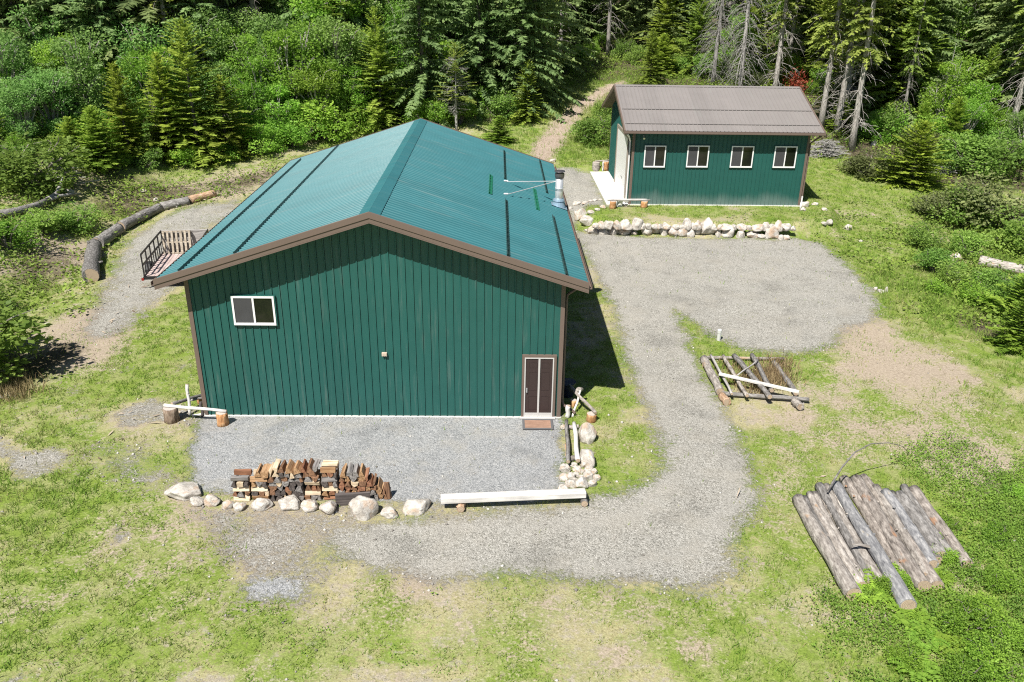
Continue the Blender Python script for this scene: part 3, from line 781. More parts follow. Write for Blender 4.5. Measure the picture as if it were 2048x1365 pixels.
# snow rails on the front slope
for py in (220.5, 249.5):
    n = Vector((0, -SHS, 1)).normalized(); nw = UY*(-SHS)+Vector((0, 0, 1))
    h_ = hit(1400, py, shw(0, SHD/2, SZR), nw.normalized()); yl = (h_-Vector((SHX, SHY, SHZ))).dot(UY)
    z = SZR-SHS*(SHD/2-yl); d = Vector((0, -1, -SHS)).normalized()
    mb = MB(); p = Vector((x0+.12, yl, z))
    mb.obox(p+n*.022, (x1-x0-.24, 0, 0), d*.04, n*.008); mb.obox(p+n*.031+d*.03, (x1-x0-.24, 0, 0), d*.008, n*.022)
    mb.build('snow_rail', ROOFB, shed)
for cx, cy, sx, sy in ((0, 0, -1, -1), (SHW, 0, 1, -1), (0, SHD, -1, 1), (SHW, SHD, 1, 1)):
    mb = MB(); zt_ = SHE-.2
    mb.obox((cx+sx*.028, cy+sy*.028, .0), (-sx*.13, 0, 0), (0, -sy*.012, 0), (0, 0, zt_)); mb.obox((cx+sx*.028, cy+sy*.012, .0), (-sx*.012, 0, 0), (0, -sy*.13, 0), (0, 0, zt_))
    mb.build('corner_trim', BROWN, shed)
# windows (world-space planes, then parented in place)
def reparent(o, par):
    o.parent = par; o.matrix_parent_inverse = par.matrix_basis.inverted()
bpy.context.view_layer.update()
for tl, br in (((1289.6, 291), (1328.7, 335)), ((1375.6, 291), (1414.4, 335)), ((1463.7, 292), (1502.8, 335.5)), ((1550.3, 292.5), (1588.5, 336))):
    f = window(None, tl, br, shw(0, -.02, 0), -UY, UX, fw=.06); reparent(f, shed)
# garage door on the left end wall
gy0 = (hit(1250, 402, shw(0, 0, 0), UX)-Vector((SHX, SHY, SHZ))).dot(UY); gy1 = (hit(1232, 366, shw(0, 0, 0), UX)-Vector((SHX, SHY, SHZ))).dot(UY)
gy0 = max(.55, gy0); gzt = 3.45
mb = MB()
nh = 5
for k in range(nh):
    za = .03+k*(gzt-.03)/nh; zb = .03+(k+1)*(gzt-.03)/nh-.012
    mb.box((-.075, gy0, za), (-.03, gy1, zb))
mb.box((-.06, gy0, .03), (-.028, gy1, gzt))
gd = mb.build('garage_door', DOORW, shed)
mb = MB(); mb.box((-.11, gy1, 0.02), (-.02, gy1+.28, gzt+.15)); mb.box((-.10, gy0-.14, 0.02), (-.02, gy0, gzt+.15)); mb.box((-.105, gy0, gzt), (-.02, gy1, gzt+.15))
mb.build('garage_door_trim', m_paint('taupe_trim', (.30, .26, .22), .5), shed)
MB().tube([(-.09, gy0+1.2, 1.0), (-.115, gy0+1.2, 1.0), (-.115, gy0+1.5, 1.0), (-.09, gy0+1.5, 1.0)], .015, 6).build('handle', BLACKM, gd)
mb = MB(); mb.tube([(-.42, -.50, SHE-.40), (-.30, -.35, SHE-.55), (-.13, .18, SHE-.9), (-.13, .2, .25), (-.22, .1, .12)], .045, 8); mb.build('downspout', WHITE, shed)
mb = MB(); mb.tube([(SHW+.42, -.50, SHE-.40), (SHW+.30, -.35, SHE-.55), (SHW+.13, .12, SHE-.9), (SHW+.13, .1, .55)], .05, 8); mb.build('downspout', BROWN, shed)
mb = MB(); mb.tube([(SHW+.13, .1, .549), (SHW+.13, .1, .16), (SHW-.1, -.5, .05)], .052, 8); mb.build('downspout_elbow', WHITE, shed)
mb = MB(); mb.tube([(.55, -.01, SHE-.55), (.55, -.10, SHE-.55), (.55, -.16, SHE-.62)], [.05, .03, .03], 8); mb.tube([(.55, -.13, SHE-.6), (.55, -.24, SHE-.68)], [.03, .06], 10); mb.build('flood_light', STEEL, shed)
# concrete apron
ap = [hit_z(*p, SHZ+.05) for p in ((1183, 343), (1217, 343), (1252, 406), (1212, 412))]
a0, a1 = shw(-.075, -.1, 0), shw(-.075, SHD-.1, 0)
L0 = (ap[3]-Vector((SHX, SHY, 0))).dot(UX); L1 = (ap[0]-Vector((SHX, SHY, 0))).dot(UX); LA = (L0+L1)/2
mb = MB(); mb.box((LA, -.15, -.25), (-.065, SHD-.15, .05)); o_ = bevel(mb.build('concrete_apron', CONC), .015); o_.location = (SHX, SHY, SHZ); o_.rotation_euler = (0, 0, SHA); tag(o_, kind='structure')
# ------------------------------------------------------------------ boulders
def rock_mesh(seed):
    rr = np.random.default_rng(seed)
    bm = bmesh.new(); bmesh.ops.create_icosphere(bm, subdivisions=4, radius=1.)
    V = np.array([v.co[:] for v in bm.verts]); F = np.array([[v.index for v in f.verts] for f in bm.faces]); bm.free()
    for k in range(13):
        n = rr.normal(size=3); n /= np.linalg.norm(n); c = rr.uniform(.62, .90)
        d = V@n-c; m = d > 0; V[m] -= np.outer(d[m]*.93, n)
    for o_, a in ((1.7, .14), (4., .055), (9., .02)):
        nz = fbm(V[:, 0]*o_+V[:, 2]*o_*.7+50, V[:, 1]*o_-V[:, 2]*o_*.6+50, 3, seed)-.5
        V = V*(1+nz[:, None]*a*2)
    mn, mx = V.min(0), V.max(0); V = (V-(mn+mx)/2)/((mx-mn)/2)
    V[:, 2] = np.where(V[:, 2] < -.55, -.55+(V[:, 2]+.55)*.25, V[:, 2])
    me = np_mesh('rock', V, F, ROCK)
    me.polygons.foreach_set('use_smooth', [True]*len(F))
    return me
ROCKS = [rock_mesh(100+k) for k in range(12)]
_rk = [0]
def rock(px, py, w, h, label=None, group=None, name='boulder', cat='boulder', depth=None, rz=None, var=None):
    """boulder standing on the ground: px,py = middle of its foot in the photo, w,h = size in photo pixels"""
    p = at(px, py); d = proj(p)[2]; k = d/FPX
    W_, H_ = w*k, h*k*.98
    D_ = depth if depth else W_*random.uniform(.7, .95)
    Hh = max(H_-D_*.20, H_*.66)
    o = link(name, ROCKS[(_rk[0] if var is None else var) % len(ROCKS)]); _rk[0] += 5
    o.scale = (W_/2, D_/2, Hh*.66)
    o.rotation_euler = (random.uniform(-.1, .1), random.uniform(-.1, .1), random.choice([0, math.pi])+random.uniform(-.35, .35) if rz is None else rz)
    fwd = Vector((_fw[0], _fw[1], 0)).normalized()
    q = p+fwd*D_*.42
    o.location = (q.x, q.y, float(H(q.x, q.y))+Hh*.66*.42)
    return tag(o, label, cat, group)

# row of boulders before the firewood
G1 = 'boulders edging the gravel pad'
S = 1/3.413
def c5(x, y): return 280+x*S, 750+y*S
for (x, y, w, h, lab, var) in [
    (265, 868, 255, 130, 'long flat cream boulder at the left end of the boulder row', 0), (385, 905, 100, 80, 'pale boulder tucked behind the flat cream boulder at the row left end', 1),
    (482, 908, 122, 100, 'rounded cream boulder third from left in the boulder row', 2), (594, 928, 95, 85, 'tan boulder just left of the firewood stack corner', 3),
    (670, 935, 92, 66, 'small white angular rock at the left foot of the firewood stack', 4), (815, 930, 165, 100, 'broad white and pink boulder before the left of the firewood', 5),
    (1012, 932, 145, 118, 'steep cream boulder before the middle of the firewood', 6), (1152, 940, 120, 88, 'round tan boulder between two boulders before the firewood', 7),
    (1276, 968, 120, 112, 'orange stained boulder left of the dark plank', 8), (1520, 1000, 205, 185, 'largest white angular boulder before the right end of the firewood', 9),
    (1702, 990, 130, 82, 'low grey split rock right of the largest white boulder', 10), (1885, 962, 205, 122, 'cream dome shaped boulder at the right end of the boulder row', 11)]:
    rock(*c5(x, y), w*S, h*S, lab, G1, var=var)
# right corner of the pad
S2 = 1/4.404
def c4(x, y): return 1030+x*S2, 690+y*S2
rock(*c4(640, 878), 170*S2, 225*S2, 'big white egg shaped boulder beside the two rails near the door', G1, depth=.62, var=2)
rock(*c4(640, 1095), 140*S2, 200*S2, 'long cream boulder behind the cobble heap', G1, depth=.85, rz=.25, var=5)
cob = [(440, 1136, 82, 72), (520, 1082, 62, 38), (550, 1130, 72, 48), (603, 1090, 62, 50), (650, 1135, 66, 50), (700, 1146, 46, 50), (540, 1176, 52, 46), (490, 1200, 62, 60), (435, 1205, 78, 62), (592, 1148, 46, 45), (585, 1188, 36, 40), (645, 1205, 82, 76), (720, 1206, 56, 50), (490, 1272, 78, 72), (585, 1278, 102, 90), (680, 1262, 68, 56), (430, 1290, 82, 34), (612, 1225, 44, 40), (530, 1215, 40, 36)]
cob.sort()
for i, (x, y, w, h) in enumerate(cob):
    rock(*c4(x, y), w*S2*1.3, h*S2*1.35, 'pale cobble, %s among the cobbles heaped behind the white beam' % place_word(i, len(cob)), 'cobbles heaped at the pad corner', 'cobble', 'cobble')
rock(*c4(425, 752), 60*S2, 52*S2, 'small white stone beside the rail end near the doormat', 'cobbles heaped at the pad corner', 'cobble', 'cobble')

# rock wall below the shed
S3 = 1/6.827
def c6(x, y): return 1140+x*S3, 370+y*S3
GW = 'stones of the rock wall below the shed'
rock(*c6(150, 490), 195*S3, 200*S3, 'tall white boulder at the left end of the shed rock wall', GW, var=6)
rock(*c6(235, 585), 215*S3, 165*S3, 'big tan boulder leaning on the tall white boulder of the rock wall', GW, var=8)
low = []; x = 1186.
rs = random.Random(5)
hand = [(1187, 23, 15), (1207, 22, 14), (1226, 20, 14), (1251, 30, 15), (1269, 12, 8), (1294, 22, 20), (1313, 18, 14), (1330, 16, 20), (1347, 19, 16), (1365, 20, 17), (1381, 16, 15), (1394, 16, 14), (1416, 32, 24), (1437, 14, 14), (1459, 28, 20), (1482, 16, 14), (1507, 26, 12), (1524, 16, 8), (1545, 28, 21), (1563, 12, 9), (1573, 14, 8)]
for i, (x, w, h) in enumerate(hand):
    y = 465+(x-1186)*.028+rs.uniform(-1, 1.5)
    low.append((x, y+4, w, h))
for i, (x, y, w, h) in enumerate(low):
    rock(x, y, w*1.12, h*1.5, '%s stone, %s in the lower course of the shed rock wall' % ('large white' if w > 27 else 'pale', place_word(i, len(low))), GW, 'wall_stone', 'stone')
up = [(1191, 12, 8), (1202, 14, 11), (1217, 18, 12), (1233, 17, 14), (1252, 24, 14), (1275, 22, 17), (1286, 11, 9), (1297, 12, 9), (1309, 13, 7), (1320, 12, 8), (1334, 16, 7), (1352, 15, 7), (1363, 12, 7), (1374, 17, 18), (1388, 12, 10), (1395, 15, 14), (1428, 12, 8), (1440, 12, 8), (1452, 26, 9), (1468, 11, 9), (1483, 19, 9), (1498, 12, 7), (1517, 26, 9), (1531, 12, 13), (1543, 11, 10), (1556, 15, 16), (1572, 18, 11), (1586, 10, 7)]
def wallstone(x, y, w, h, lab):
    """stone resting on the top edge of the terrace"""
    pw = at(x, y+12)
    p = hit_z(x, y, float(TZ))
    o = link('wall_stone', ROCKS[_rk[0] % len(ROCKS)]); _rk[0] += 5
    k = proj(p)[2]/FPX
    w *= 1.12; h *= 1.35; D_ = w*k*.8; Hh = max(h*k*.9, .18)
    o.scale = (w*k/2*1.08, D_/2, Hh*.66); o.rotation_euler = (rs.uniform(-.1, .1), rs.uniform(-.1, .1), rs.choice([0, math.pi])+rs.uniform(-.4, .4))
    o.location = (p.x, p.y+D_*.15, p.z+Hh*.25)
    tag(o, lab, 'stone', GW)
TZ = SHZ-.22
for i, (x, w, h) in enumerate(up):
    wallstone(x, 456+(x-1190)*.012, w, h*1.1, 'pale stone, %s in the upper course of the shed rock wall' % place_word(i, len(up)))
GL = 'stones lining the gravel left of the shed'
line = [(1141, 419, 9, 7), (1155, 412, 20, 11), (1171, 408, 17, 8), (1182, 404.5, 11, 6), (1190, 403, 11, 6), (1201, 401, 9, 4), (1182, 428, 16, 9), (1195, 423, 12, 8), (1206, 418, 13, 9), (1172, 464, 7, 7)]
line.sort()
for i, (x, y, w, h) in enumerate(line):
    rock(x, y, w, h, 'small pale stone, %s of the stones lining the gravel by the apron' % place_word(i, len(line)), GL, 'stone', 'stone')
GS = 'stones at the right corner of the shed'
for x, y, w, h, lab in [(1611, 415, 19, 14, 'biggest white stone under the white downspout elbow'), (1607, 423, 13, 10, 'white stone in front of the downspout stone'), (1632, 412, 15, 9, 'flat white stone on the shadow edge by the shed corner'), (1650, 423, 14, 9, 'lone pale stone in grass right of the shed corner'),
                         (1596, 412, 14, 5, 'flat splash stone lying under the downspout elbow')]:
    rock(x, y, w, h, lab, GS, 'stone', 'stone')
GT = 'stray rocks in the grass'
for x, y, w, h, lab in [(1648, 458, 12, 9, 'left rock of the grey pair in the grass beyond the rock wall'), (1659, 458, 15, 14, 'right rock of the grey pair in the grass beyond the rock wall'), (1698, 462, 17, 15, 'white square rock in the grass right of the rock wall'), (1723, 485, 9, 6, 'small white rock in the grass right of the gravel corner'),
                         (1752, 582, 9, 9, 'brown stained rock left of two in the grass beside the gravel edge'), (1764, 588, 15, 9, 'flat reddish rock between two rocks beside the gravel edge'), (1773, 586, 8, 14, 'white upright rock beside the gravel edge'), (1106, 325, 13, 8, 'white rock at the end of the dirt track behind the barn'),
                         (1916, 524, 26, 22, 'pale broken boulder among the bushes right of the yard'), (135, 388, 22, 12, 'grey rock on the bank behind the fork of the fallen log'), (312, 404, 12, 9, 'grey rock on the bank above the curved log line'), (285, 384, 14, 5, 'flat grey rock on the bare bank'), (150, 433, 9, 5, 'small white rock on the left bank'), (93, 650, 9, 4, 'white flat rock on the left ditch bank')]:
    rock(x, y, w, h, lab, GT, 'rock', 'rock')
for i, (x, y, w, h) in enumerate([(1178, 344, 5, 4), (1184, 339, 6, 5)]):
    pass

# ------------------------------------------------------------------ logs and poles
def axis_matrix(p0, p1):
    d = (p1-p0).normalized(); up = Vector((0, 0, 1))
    if abs(d.z) > .95: up = Vector((0, 1, 0))
    y = up.cross(d).normalized(); z = d.cross(y)
    return Matrix(((d.x, y.x, z.x, p0.x), (d.y, y.y, z.y, p0.y), (d.z, y.z, z.z, p0.z), (0, 0, 0, 1)))
def log(name, p0, p1, r0, r1, m, label=None, cat='log', group=None, parent=None, ends=CUT, bend=.0, n=14, seed=1, knots=3, wob=.05):
    p0, p1 = Vector(p0), Vector(p1); L = (p1-p0).length
    rr = random.Random(seed); k = max(6, int(L/.22))
    pts = []; rad = []
    ph = rr.uniform(0, 6.3)
    for i in range(k+1):
        t = i/k
        pts.append((L*t, bend*math.sin(math.pi*t)*math.cos(ph)+.012*math.sin(t*9+ph), bend*math.sin(math.pi*t)*math.sin(ph)*.3)); rad.append((r0+(r1-r0)*t)*(1+.05*math.sin(t*13+ph)))
    mb = MB(); mb.tube(pts, rad, n, True, wob, seed)
    for q in range(knots):
        t = rr.uniform(.1, .9); a = rr.uniform(0, 6.3); r = r0+(r1-r0)*t
        c = Vector((L*t, math.cos(a)*r*.8, math.sin(a)*r*.8)); e = c+Vector((rr.uniform(-.02, .05), math.cos(a)*r*.55, math.sin(a)*r*.55))
        mb.tube([c, e], [r*.22, r*.15], 6)
    o = mb.build(name, m, parent, True)
    for p in o.data.polygons:
        if len(p.vertices) > 4: p.use_smooth = False
    o.matrix_world = axis_matrix(p0, p1) if parent is None else axis_matrix(p0, p1)
    if ends is not None and r0 > .045:
        for x, r in ((-.004, r0), (L+.004, r1)):
            pt = pts[0] if x < 0 else pts[-1]
            e = MB(); e.tube([(x-.003, pt[1], pt[2]), (x+.003, pt[1], pt[2])], r*.90, n, True, wob, seed); e.build('cut_end', ends, o)
    if label: tag(o, label, cat, group)
    return o
def gl(px, py, r): return at(px, py)+Vector((0, 0, r))

def c7(x, y): return 1570+x/4.265, 920+y/4.265
GP = 'logs laid side by side in the grass'
LP = [((160, 330), (640, 1110), .12, .12, BARK_GREY, 'grey log wedged between the two leftmost pale logs of the pile', 0),
      ((250, 290), (690, 1060), .11, .11, BARK_PALE, 'thin pale log between the slim log and grey third log', 0),
      ((320, 300), (790, 1060), .12, .12, BARK_RED, 'brown log sunk between the grey and the whitish pile logs', -.04),
      ((395, 290), (880, 1040), .12, .12, BARK_PALE, 'pale log half under the blue-grey protruding log', -.04),
      ((555, 190), (1100, 1040), .15, .16, BARK_RED, 'brown log with a reddish patch in the middle of the pile', -.02),
      ((735, 230), (1230, 1010), .13, .13, BARK_PALE, 'pale log left of the bluish smooth log in the pile', 0),
      ((905, 290), (1300, 860), .14, .14, BARK_GREY, 'grey log just right of the bluish smooth log in the pile', 0),
      ((110, 335), (590, 1150), .185, .215, BARK_PALE, 'pale tan log at the left edge of the log pile', 0),
      ((212, 290), (655, 1075), .115, .14, BARK_PALE, 'slim pale log second from left in the log pile', 0),
      ((290, 225), (735, 1060), .15, .12, BARK_GREY, 'grey log third from left in the log pile', 0),
      ((352, 225), (830, 1050), .12, .13, BARK_PALE, 'whitish log just left of the blue-grey log on top of the pile', 0),
      ((428, 215), (1055, 1245), .16, .205, BARK_BLUE, 'blue-grey log with a hollow sawn end, sticking out furthest of the pile', .10),
      ((500, 165), (1010, 1000), .16, .15, BARK_RED, 'brown barked log right of the protruding blue-grey log', 0),
      ((612, 170), (1180, 1080), .20, .20, BARK_RED, 'thick reddish brown log in the middle of the log pile', .03),
      ((668, 145), (1290, 1080), .13, .19, BARK_RED, 'knotty brown log with ragged top right of the pile middle', 0),
      ((770, 235), (1200, 1000), .13, .13, BARK_PALE, 'pale log under the bluish log at right of the pile', 0),
      ((852, 275), (1262, 890), .15, .14, BARK_BLUE, 'bluish grey smooth log on the right half of the pile', .12),
      ((968, 300), (1330, 820), .17, .17, BARK_GREY, 'grey barked log fourth from the right edge of the pile', 0),
      ((1015, 232), (1425, 815), .13, .12, BARK_GREY, 'thin dark grey log with black patch near pile right edge', 0),
      ((1090, 262), (1560, 895), .19, .15, BARK_RED, 'grey brown log with orange patches at the pile right edge', 0)]
for i, (a, b, r0, r1, m, lab, dz) in enumerate(LP):
    r0 *= .88; r1 *= .88; dz += [-.03, .03, -.01, .05, 0, -.05, .02][i % 7]
    p0, p1 = gl(*c7(*a), r0+dz), gl(*c7(*b), r1+dz)
    # lay the axis so that the visible middle of the log is where the photo has it
    p0 = hit_z(*c7(*a), p0.z); p1 = hit_z(*c7(*b), p1.z)
    log('log', p0, p1, r0, r1, m, lab, 'log', GP, bend=.06, seed=40+i, knots=5)
# bark slab lying on the pile
p0 = hit_z(*c7(570, 720), .42); p1 = hit_z(*c7(700, 745), .36)
MB().tube([(0, 0, 0), (.2, .02, .05), (.45, .0, .05), (.62, -.03, 0)], [.02, .06, .06, .02], 6).build('x', BARK_PALE)
o = bpy.data.objects['x']; o.name = 'bark_slab'; o.matrix_world = axis_matrix(p0, p1); o.scale = (1, 1, .35); tag(o, 'curled pale slab of bark lying across the log pile', 'bark slab')
# thin bowed branch rising from the pile
a = hit_z(1655, 985, .4)
pts = []
for (x, y, z) in ((1655, 985, .35), (1664, 967, .55), (1684, 935, .9), (1710, 905, 1.2), (1742, 888, 1.3), (1778, 886, 1.15), (1805, 893, .85), (1818, 906, .45)):
    pts.append(hit_z(x, y, z))
o = MB().tube(pts, [.03, .026, .022, .018, .015, .012, .009, .005], 6, True, .2, 3).build('branch', BARK_GREY, None, True); tag(o, 'thin bare branch bowed in an arch over the log pile', 'branch')

# curved line of big logs at the left
def c4b(x, y): return x/3.413, 350+y/3.413
GQ = 'big logs laid end to end along the ditch'
LL = [((628, 735), (655, 520), .36, .34, BARK_GREY, 'thick grey log nearest in the curved log line, sawn end showing'), ((672, 505), (815, 400), .32, .29, BARK_GREY, 'second log of the curved log line with a peeled patch'),
      ((830, 385), (1095, 250), .28, .25, BARK_GREY, 'long middle log of the curved log line'), ((1105, 245), (1292, 200), .26, .24, BARK_GREY, 'grey log before the peeled one in the curved log line'), ((1298, 195), (1470, 145), .23, .21, BARK_ORANGE, 'peeled orange-brown log at the far end of the curved log line')]
for i, (a, b, r0, r1, m, lab) in enumerate(LL):
    pa_, pb_ = at(*c4b(*a)), at(*c4b(*b))
    log('log', pa_+Vector((0, 0, r0*.8)), pb_+Vector((0, 0, r1*.8)), r0, r1, m, lab, 'log', GQ, seed=70+i, bend=.04, knots=2)
# fallen log on the bank, far left
pts = [at(-30, 440)+Vector((0, 0, .15)), at(30, 433)+Vector((0, 0, .2)), at(75, 422)+Vector((0, 0, .25)), at(100, 412)+Vector((0, 0, .3))]
o = MB().tube(pts, [.22, .20, .17, .14], 12, True, .2, 4).build('fallen_log', BARK_GREY, None, True)
b1 = at(100, 412)+Vector((0, 0, .3))
mb = MB(); mb.tube([b1-Vector((.2, 0, .05)), at(115, 406)+Vector((0, 0, .45)), at(127, 402)+Vector((0, 0, .8)), at(135, 400)+Vector((0, 0, 1.2))], [.14, .11, .08, .03], 8, True, .3, 5); mb.tube([b1-Vector((.1, 0, .05)), at(122, 408)+Vector((0, 0, .4)), at(145, 402)+Vector((0, 0, .35)), at(165, 398)+Vector((0, 0, .3))], [.12, .09, .07, .03], 8, True, .3, 6)
mb.build('root_fork', BARK_DEADT, o, True)
tag(o, 'dark grey fallen log with a forked root end on the left bank', 'fallen log')
log('fallen_log', at(1955, 533)+Vector((0, 0, .3)), at(2075, 560)+Vector((0, 0, .3)), .26, .24, BARK_PALE, 'pale fallen log lying among the bushes at the right edge', 'fallen log', seed=91)

# pole frame on the grass
def c8(x, y): return 1400+x/8.533, 690+y/8.533
GF = 'poles of the weathered pole frame on the grass'
def pole(a, b, za, zb, wpx, m, lab, name='pole', n=10):
    p0, p1 = hit_z(*c8(*a), za), hit_z(*c8(*b), zb)
    r = wpx/8.533*proj(p0)[2]/FPX/2
    return log(name, p0, p1, r, r*.92, m, lab, 'pole', GF, n=n, seed=int(a[0]+b[1]), knots=1, bend=.02)
pole((30, 215), (1440, 240), .10, .10, 58, BARK_PALE, 'far pole lying along the back of the pole frame')
pole((60, 240), (345, 800), .16, .16, 140, BARK_PALE, 'thickest mossy log on the left side of the pole frame')
pole((1255, 300), (1640, 830), .13, .13, 95, BARK_GREY, 'grey log half buried in weeds on the right side of the pole frame')
pole((370, 835), (1860, 935), .14, .14, 78, BARK_GREY, 'near grey pole lying along the front of the pole frame')
pole((180, 180), (545, 840), .28, .30, 45, WOODG, 'slim pole resting across the frame, leftmost of the rungs')
pole((400, 190), (805, 870), .28, .30, 62, BARK_PALE, 'second rung pole from left across the pole frame')
pole((580, 185), (1190, 890), .30, .33, 88, BARK_GREY, 'thick grey rung pole with a dark sawn end at the front')
pole((890, 170), (1220, 780), .28, .26, 80, BARK_GREY, 'rightmost rung pole, half hidden in dry weeds')
pole((995, 258), (630, 520), .45, .40, 26, WOODG, 'thin stick lying aslant on the rungs of the pole frame')
p0, p1 = hit_z(*c8(325, 495), .44), hit_z(*c8(1690, 805), .36)
o = MB().box((0, -.075, -.025), ((p1-p0).length, .075, .025)).build('plank', WOODW); o.matrix_world = axis_matrix(p0, p1); tag(o, 'long whitened plank lying aslant across the pole frame', 'plank')
log('log_end', hit_z(*c8(370, 870), .12), hit_z(*c8(470, 985), .12), .13, .13, BARK_ORANGE, 'short orange log under the left front corner of the pole frame', 'log', GF, seed=7)
log('log_end', hit_z(*c8(1610, 960), .12), hit_z(*c8(1720, 1060), .12), .13, .12, BARK_PALE, 'short pale log under the right front corner of the pole frame', 'log', GF, seed=8)

# stumps
def stump(px, py, w, h, m, lab, group=None, name='stump'):
    p = at(px, py); k = proj(p)[2]/FPX; r = w*k/2; Hh = h*k*1.0
    mb = MB(); mb.tube([(0, 0, -.05), (0, 0, Hh*.3), (0, 0, Hh*.7), (0, 0, Hh)], [r*1.06, r, r*.97, r*.97], 18, True, .09, int(px))
    o = mb.build(name, m, None, True)
    for q in o.data.polygons:
        if len(q.vertices) > 4: q.use_smooth = False
    t = MB(); t.tube([(0, 0, Hh+.001), (0, 0, Hh+.006)], r*.9, 18); t.build('stump_top', CUTZ, o)
    o.location = (p.x, p.y+r*.8, p.z); tag(o, lab, 'stump', group); o['h'] = Hh
    return o, Vector((p.x, p.y+r*.8, p.z+Hh))
def c9(x, y): return 310+x/12.05, 770+y/12.05
GST = 'sawn stumps holding rails at the barn corners'
st1, t1 = stump(*c9(370, 935), 29, 30, BARK_STUMP, 'thick grey sawn stump at the left end of the white rail', GST)
st2, t2 = stump(*c9(1610, 1010), 23, 27, BARK_STUMPO, 'orange flaking stump at the barn front left corner', GST)
st3, t3 = stump(*c9(1085, 470), 14, 15, BARK_STUMPO, 'orange stump behind the dark rail against the barn side', GST)
GR = 'rails and posts by the barn left corner'
log('rail', t1+Vector((-.18, .02, .06)), t2+Vector((.16, 0, .05)), .055, .045, WOODW, 'white peeled rail lying across the two front stumps', 'rail', GR, seed=3, n=8, knots=1)
log('rail', t1+Vector((.02, .14, .05)), t3+Vector((.15, .05, .05)), .06, .05, BARK_GREY, 'dark weathered rail running back from the grey stump', 'rail', GR, seed=4, n=8)
q = at(*c9(855, 745)); log('post', q, q+Vector((-.06, .25, .95)), .05, .05, WOODW, 'pale birch post leaning upright between the white and dark rails', 'post', GR, seed=5, n=8)
q = at(*c9(1150, 770)); log('post', q, q+Vector((-.05, .12, .45)), .045, .045, WOODD, 'short dark post crossing under the white rail', 'post', GR, seed=6, n=8)
q = at(*c9(900, 620)); log('rail', q+Vector((0, 0, .35)), at(*c9(1210, 590))+Vector((0, .1, .36)), .04, .04, BARK_GREY, 'short grey rail jutting from the barn corner', 'rail', GR, seed=9, n=8)
q = at(*c9(900, 775)); log('pole', q+Vector((0, 0, .05)), at(*c9(1700, 775))+Vector((0, .25, .05)), .04, .035, WOODW, 'white pole lying on the ground behind the orange stump', 'pole', GR, seed=10, n=8)

# right front corner: sawhorse, stumps, rails
GSR = 'stumps and rails by the barn right corner'
s4, t4 = stump(*c4(515, 555), 13, 14, BARK_STUMPO, 'orange stump in the shade under the sawhorse pole', GSR)
s5, t5 = stump(*c4(675, 690), 20, 16, BARK_STUMPO, 'orange stump behind the big white egg shaped boulder', GSR)
log('pole', t4+Vector((-.12, .55, .25)), t5+Vector((.12, -.08, .07)), .055, .05, BARK_PALE, 'grey pole slanting from the shade down onto the orange stump', 'pole', GSR, seed=21, n=8)
q = at(*c4(505, 640)); log('pole', q, t4+Vector((.22, .1, .30)), .035, .035, WOODW, 'thin pale stick propped against the slanting grey pole', 'pole', GSR, seed=22, n=8)
r_ = t4+Vector((.18, .18, .28))
o = MB().tube([r_-Vector((.12, 0, .02)), r_, r_+Vector((.12, .1, -.02))], [.06, .10, .05], 8, True, .2, 3).build('wood_knot', BARK_PALE, None, True); tag(o, 'knobbly pale chunk of wood atop the slanting grey pole', 'wood chunk')
q = at(*c4(463, 648)); log('post', q, q+Vector((0, .02, .42)), .075, .075, WOODW, 'short white post under the end of the brown downspout', 'post', GSR, seed=24, n=10)
zz = .22
log('rail', hit_z(*c4(452, 668), zz), hit_z(*c4(472, 1030), zz), .055, .06, BARK_GREY, 'grey rail nearer the gravel of the two parallel rails', 'rail', GSR, seed=25, n=8)
log('rail', hit_z(*c4(523, 690), zz), hit_z(*c4(552, 1020), zz), .065, .07, WOODW, 'whitened rail beside the big boulders, right of two parallel rails', 'rail', GSR, seed=26, n=8)
log('crosspiece', at(*c4(475, 1028))+Vector((0, 0, .08)), at(*c4(575, 1012))+Vector((0, 0, .08)), .08, .08, BARK_PALE, 'short round log under the near end of the two rails', 'log', GSR, seed=27, n=10)
log('crosspiece', at(*c4(455, 745))+Vector((0, 0, .07)), at(*c4(560, 740))+Vector((0, 0, .07)), .07, .07, BARK_PALE, 'short round log under the far end of the two rails', 'log', GSR, seed=28, n=10)
q = at(*c4(462, 870)); log('pole', at(*c4(455, 900))+Vector((0, 0, .08)), at(*c4(462, 1010))+Vector((0, 0, .06)), .05, .05, BARK_ORANGE, 'short peeled orange pole lying left of the grey rail', 'pole', GSR, seed=29, n=8)
# dark tub in the shade
q = at(*c4(462, 480)); mb = MB(); mb.tube([(0, 0, 0), (0, 0, .48)], [.22, .27], 20); mb.tube([(0, 0, .45), (0, 0, .485)], [.285, .285], 20)
o = mb.build('tub', m_paint('dark_blue_plastic', (.02, .026, .05), .4)); o.location = q+Vector((0, .3, 0)); tag(o, 'dark blue plastic tub in the shade of the barn right wall', 'tub')

# white beam bench on the pad edge
p0 = hit_z(881, 1003, .30); p1 = hit_z(1172, 991, .30)
o = MB().box((0, -.12, -.08), ((p1-p0).length, .12, .08)).build('beam', WOODW); bevel(o, .012); o.matrix_world = axis_matrix(p0+Vector((0, .10, 0)), p1+Vector((0, .10, 0))); tag(o, 'long whitened squared beam along the front edge of the gravel pad', 'beam')
for (x, y, lab, m) in ((922, 1026, 'brown wooden block under the left part of the white beam', BARK_ORANGE), (1168, 1016, 'grey wooden block under the right end of the white beam', BARK_GREY)):
    q = at(x, y); log('support_block', q+Vector((0, .0, .10)), q+Vector((.02, .52, .10)), .10, .10, m, lab, 'block', 'blocks under the white beam', seed=int(x), n=8)
